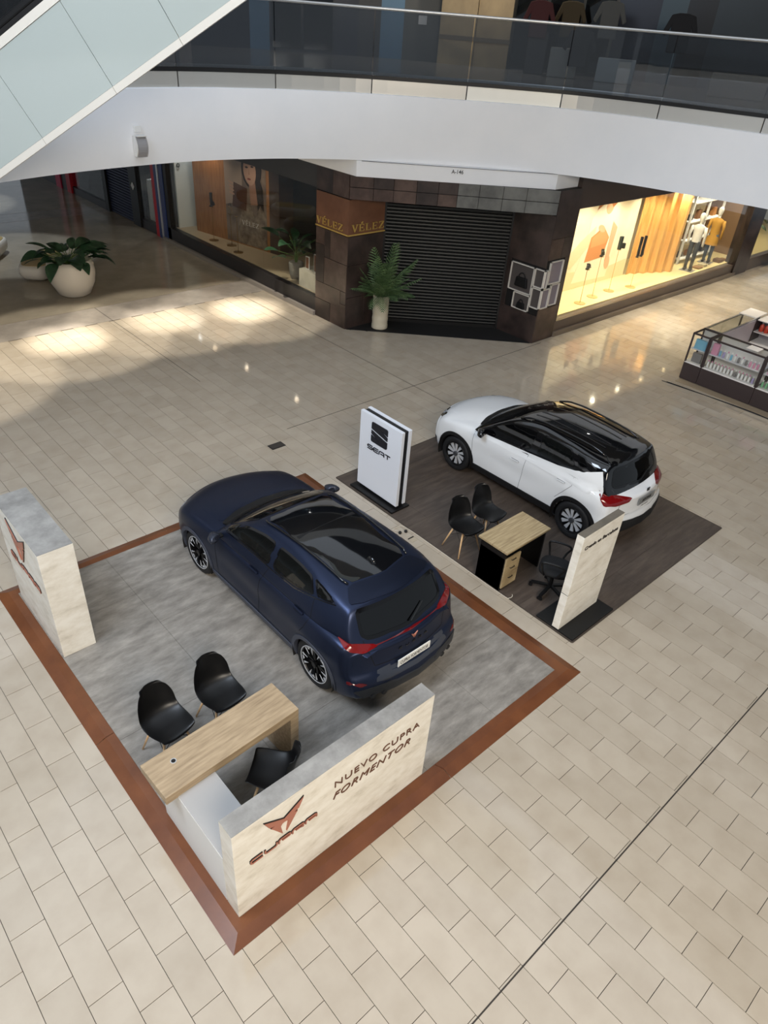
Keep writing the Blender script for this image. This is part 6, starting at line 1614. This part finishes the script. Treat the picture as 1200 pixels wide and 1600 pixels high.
for k in range(14):
    c = seq[k]; put(bm_[c], 'lotion_bottle', 'small %s bottle, %s from the left on the bottom of the middle kiosk counter' % (c, ORD[k]), 'bottle', (KX + .12, 3.58 - k * .084, .456), 'bottles on the bottom of the middle counter, ' + c)
for k in range(15):
    c = ['green', 'green', 'green', 'white', 'pink'][k // 3]; put(bm_[c], 'lotion_bottle', 'small %s bottle, %s from the left on the bottom of the right kiosk counter' % (c, ORD[k]), 'bottle', (KX + .12, 2.26 - k * .09, .456), 'bottles on the bottom of the right counter, ' + c)
for k in range(11):
    c = ['blue', 'lilac', 'white', 'blue', 'white', 'grey', 'white', 'grey', 'pink', 'pink', 'pink'][k]; put(bm_[c], 'lotion_bottle', 'small %s bottle, %s from the left on the shelf of the middle kiosk counter' % (c, ORD[k]), 'bottle', (KX + .15, 3.40 - k * .09, .781), 'bottles on the shelf of the middle counter, ' + c)
def carton(label, x, y, z, w_, h_, c, group):
    q = MB(); q.box(x, y - w_ / 2, z, x + .08, y + w_ / 2, z + h_); o = q.build('carton', cm[c], bevel=.002); tag(o, label, 'carton', group); return o
carton('pink product carton with a white face at the left of the middle kiosk shelf', KX + .1, 3.52, .781, .15, .26, 'pink', 'cartons in the kiosk')
carton('large pink product carton on the right kiosk shelf', KX + .1, 2.08, .781, .34, .26, 'pink', 'cartons in the kiosk')
carton('white product carton beside the large pink one on the right kiosk shelf', KX + .1, 1.72, .781, .2, .24, 'white', 'cartons in the kiosk')
carton('blue product carton low in the narrow corner counter', KX + .1, 3.88, .781, .28, .22, 'blue', 'cartons in the kiosk')
carton('grey product carton low in the narrow corner counter', KX + .1, 3.88, .456, .22, .22, 'grey', 'cartons in the kiosk')
for k in range(16):
    c = ['red', 'red', 'orange', 'grey', 'grey', 'orange', 'red', 'orange'][k % 8]
    put(big[c], 'spray_bottle', 'large %s bottle, %s from the left on the back shelf of the kiosk' % (c, ORD[k]), 'bottle', (17.72, 3.52 - k * .125 - (.10 if k > 9 else 0), .841), 'large bottles on the back shelf, ' + c)
for k in range(9):
    c = ['white', 'pink', 'lilac', 'grey'][k % 4]; put(bm_[c], 'jar', 'small %s jar, %s from the left inside the far glass counter' % (c, ORD[k]), 'jar', (15.95 + k * .19, 3.9, .456), 'jars in the far glass counter, ' + c)
q = MB(); q.box(15.78, 2.9, 1.156, 16.02, 3.2, 1.165) if False else q.box(15.30, 2.62, 1.156, 15.6, 2.9, 1.162)
tag(q.build('paper_sheet', M_kw), 'white sheet of paper lying on the kiosk front counter', 'paper')
q = MB(); q.box(14.9, .6, .001, 15.14, 4.05, .012); tag(q.build('cable_cover', mat('beige_cover', (150, 134, 112), .5)), 'flat beige cable cover along the foot of the kiosk', 'cable cover')
for k in range(2):
    q = MB(); q.tube(catmull([(14.62 + k * .05, 4.25 - k * .1, .008), (14.70 + k * .03, 3.6, .008), (14.80 - k * .02, 2.9, .008), (14.86 - k * .03, 2.1, .008), (14.82, 1.2, .008)], 6), .008, 6)
    tag(q.build('floor_cable', M_darkmetal, smooth=True), ('dark cable nearer the kiosk on the floor', 'dark cable further from the kiosk on the floor')[k], 'cable', 'cables by the kiosk')

# ---------------------------------------------------------------- wall speaker on the fascia
sp = thing('wall_speaker', 'small white curved speaker mounted on the fascia', 'speaker', (5.5, 11.60, 4.36))
q = MB(); rows = []
for i in range(9):
    a = i / 8; rows.append([(x, 11.585 - .16 * math.sin(PI * (.15 + .7 * a)) ** .8, 4.20 + .36 * a) for x in (5.40, 5.60)])
q.grid(rows, flip=True); q.build('grille', mat('speaker_grille', (150, 150, 154), .5), sp)
for x in (5.40, 5.60):
    q = MB(); q.prism([(-(p[0][1]), p[0][2]) for p in rows] + [(-11.60, 4.56), (-11.60, 4.20)], (x - .006, 0, 0), (0, -1, 0), (0, 0, 1), .012); q.build('side_cheek', M_white, sp)
q = MB(); q.box(5.40, 11.43, 4.556, 5.60, 11.66, 4.57); q.build('top_cap', M_white, sp)
q = MB(); q.box(5.42, 11.56, 4.62, 5.56, 11.60, 4.72); tag(q.build('sensor_plate', M_white, bevel=.004), 'small white plate on the fascia above the speaker', 'wall plate')

# ---------------------------------------------------------------- escalator crossing the upper left
d0 = (R_RIGHT * ((176 - 600) / F_PX) + R_DOWN * ((135 - 800) / F_PX) + R_FWD); P0 = CAM + d0 * 9.0
az, inc = math.radians(-50), math.radians(32)
D = Vector((math.cos(az) * math.cos(inc), math.sin(az) * math.cos(inc), math.sin(inc))); Nn = D.cross(Vector((0, 0, 1))).normalized(); U = Nn.cross(D).normalized()
if Nn.dot(CAM - P0) < 0: Nn = -Nn
esc = thing('escalator', 'escalator with pale glass side panels crossing the upper left', 'escalator', P0 - D * 9)
def ebox(name, k0, k1, u0, u1, n0, n1, m, bevel=0):
    q = MB(); q.obox(P0 + D * (k0 + k1) / 2 + U * (u0 + u1) / 2 + Nn * (n0 + n1) / 2, D, U, Nn, abs(k1 - k0) / 2, abs(u1 - u0) / 2, abs(n1 - n0) / 2); return q.build(name, m, esc, bevel=bevel)
M_epanel = mat('pale_green_panel', (168, 176, 172), .12, 0, .5, .3); M_ebeige = mat('beige_trim', (212, 207, 197), .4)
edges = [-9.2, -7.9, -6.6, -5.3, -4.0, -2.64, -1.28, 0, 1.1, 2.3, 3.6, 4.9, 6.2, 7.5, 8.8, 10.1]
for i in range(len(edges) - 1):
    ebox('side_panel', edges[i] + .004, edges[i + 1] - .004, .0, 1.0, -.02, 0, M_epanel)
    ebox('lower_trim', edges[i] + .003, edges[i + 1] - .003, -.09, -.004, -.03, .012, M_ebeige)
    ebox('side_panel', edges[i] + .004, edges[i + 1] - .004, .2, 1.0, -1.42, -1.40, M_epanel)
ebox('upper_trim', -9.2, 10.1, 1.004, 1.10, -.06, .012, M_ebeige)
ebox('handrail_base', -9.2, 10.1, 1.10, 1.16, -.07, -.005, M_darkmetal)
ebox('handrail', -9.2, 10.1, 1.16, 1.24, -.085, .005, M_black, .02)
ebox('upper_trim', -9.2, 10.1, 1.004, 1.10, -1.43, -1.36, M_ebeige)
ebox('handrail', -9.2, 10.1, 1.16, 1.24, -1.43, -1.34, M_black, .02)
ebox('truss', -9.2, 10.1, .2, .26, -1.40, -.03, M_white)
for k in range(46):
    c = P0 + D * (-9.0 + k * .42) + U * .42 + Nn * -.72
    q = MB(); q.obox(c, Vector((D.x, D.y, 0)), Nn, (0, 0, 1), .2, .5, .1); q.build('step', M_darkmetal, esc)

# ---------------------------------------------------------------- upper gallery shops behind the glass
def up_hit(u, dist):
    d = R_RIGHT * ((u - 600) / F_PX) + R_DOWN * (((.0852 * u - 37) - 800) / F_PX) + R_FWD; d.z = 0; d.normalize(); return Vector((CAM.x, CAM.y, 0)) + d * dist
def gal(u):   # wall line behind the gallery
    return up_hit(u, 23.5 - abs(u - 700) * .0016)
M_gd = mat('gallery_dark', (34, 36, 42), .35); M_gn = mat('gallery_navy', (40, 46, 62), .3); M_gb = mat('gallery_blue', (96, 132, 158), .4); M_gt = nmat('gallery_tan', (150, 126, 86), (178, 152, 108), (1, 1, .6), 1.5, .4); M_gg = mat('gallery_grey', (92, 92, 88), .5)
wall_up = thing('wall_upper', 'dark shop fronts along the upper gallery', 'wall', (14, 15, 5.72), kind='structure')
def gpanel(u0, u1, m, nm='wall_panel', fwd=0.0, z0=5.72, z1=9.3, th=.2):
    a, b_ = gal(u0), gal(u1); n_ = Vector((CAM.x, CAM.y, 0)) - (a + b_) / 2; n_.normalize(); a += n_ * fwd; b_ += n_ * fwd
    q = MB(); d_ = (b_ - a); q.obox((a + b_) / 2 + Vector((0, 0, (z0 + z1) / 2)), d_, n_, (0, 0, 1), d_.length / 2, th / 2, (z1 - z0) / 2); return q.build(nm, m, wall_up)
for (u0, u1, m) in ((-500, 100, M_gd), (100, 388, M_gn), (388, 420, M_gb), (420, 560, M_gn), (560, 596, M_gd), (596, 632, M_gb), (632, 690, M_gg), (690, 800, M_gd), (800, 960, M_gg), (960, 1025, M_gn), (1025, 1065, mat('gallery_teal', (66, 84, 96), .4)), (1065, 1110, M_gd), (1110, 1400, mat('gallery_slate', (62, 70, 78), .4)), (1400, 1800, M_gd)):
    gpanel(u0, u1, m)
for (u0, u1, f) in ((690, 745, .35), (747, 800, .25)): gpanel(u0, u1, M_gt, 'stone_pier', f, th=.4)
gpanel(690, 800, mat('pier_band', (110, 92, 66), .4), 'pier_band', .58, 6.28, 6.38, .03)
for (u0, u1) in ((425, 470), (475, 520), (806, 850), (856, 905), (910, 955)): gpanel(u0, u1, glass('gallery_glass', (90, 96, 104), .05, .02, 1.0, 1.5), 'shop_pane', .3, 5.8, 8.2, .02)
gpanel(655, 668, M_kw, 'notice_sign', .14, 6.55, 6.75, .02)
def gitem(name, label, u, dist, z0, prof, m, cat, group=None, th=.12):
    p = up_hit(u, dist); n_ = (Vector((CAM.x, CAM.y, 0)) - p).normalized(); uu = Vector((0, 0, 1)).cross(n_)
    q = MB(); q.prism(prof, Vector((p.x, p.y, z0)), uu, (0, 0, 1), th); return tag(q.build(name, m, bevel=.02), label, cat, group)
shirt = [(-.22, 0), (.22, 0), (.22, .5), (.32, .3), (.4, .36), (.26, .72), (.1, .76), (-.1, .76), (-.26, .72), (-.4, .36), (-.32, .3), (-.22, .5)]
for k, (u, dd, z, c, lab) in enumerate(((842, 21.6, 6.5, (70, 30, 30), 'red shirt hanging in the upper gallery shop'), (890, 22.3, 6.55, (70, 58, 38), 'ochre shirt hanging in the upper gallery shop'), (912, 20.9, 6.0, (22, 22, 26), 'black jacket hanging in the upper gallery shop'), (950, 21.8, 6.6, (84, 84, 82), 'white shirt hanging in the upper gallery shop'), (1062, 20.8, 6.45, (30, 30, 34), 'dark jacket hanging at the right of the upper gallery'))):
    gitem('hanging_shirt', lab, u, dd, z, shirt, mat('cloth_%d' % k, c, .8), 'shirt', 'clothes in the upper gallery shop')
for k, (u0, dd, w_, h_, c, lab) in enumerate(((890, 21.8, .7, .62, (150, 148, 140), 'pale plinth in the upper gallery shop'), (975, 21.6, .9, .5, (176, 182, 184), 'white plinth left of the teal panel in the upper gallery'), (845, 22.2, .5, .9, (44, 42, 44), 'dark cabinet in the upper gallery shop'), (1175, 20.5, 1.2, .45, (120, 118, 112), 'grey counter at the right end of the upper gallery'))):
    gitem('gallery_plinth', lab, u0, dd, 5.722, [(-w_ / 2, 0), (w_ / 2, 0), (w_ / 2, h_), (-w_ / 2, h_)], mat('plinth_%d' % k, c, .5), 'plinth', 'plinths in the upper gallery', .5)

for k, u in enumerate((430, 745, 900, 1100)):  # added lamps out of view, to brighten the gallery behind the glass
    p = up_hit(u, 22.4); ceiling_lamp('gallery_fill_lamp', ('added fill lamp of the upper gallery before the navy panels', 'added fill lamp of the upper gallery before the tan piers', 'added fill lamp of the upper gallery before the clothes shop', 'added fill lamp of the upper gallery at the right')[k], (p.x, p.y, 9.26), (90, 200, 45, 60)[k], (1.0, .93, .82), group='added fill lamps of the upper gallery', glow=2)
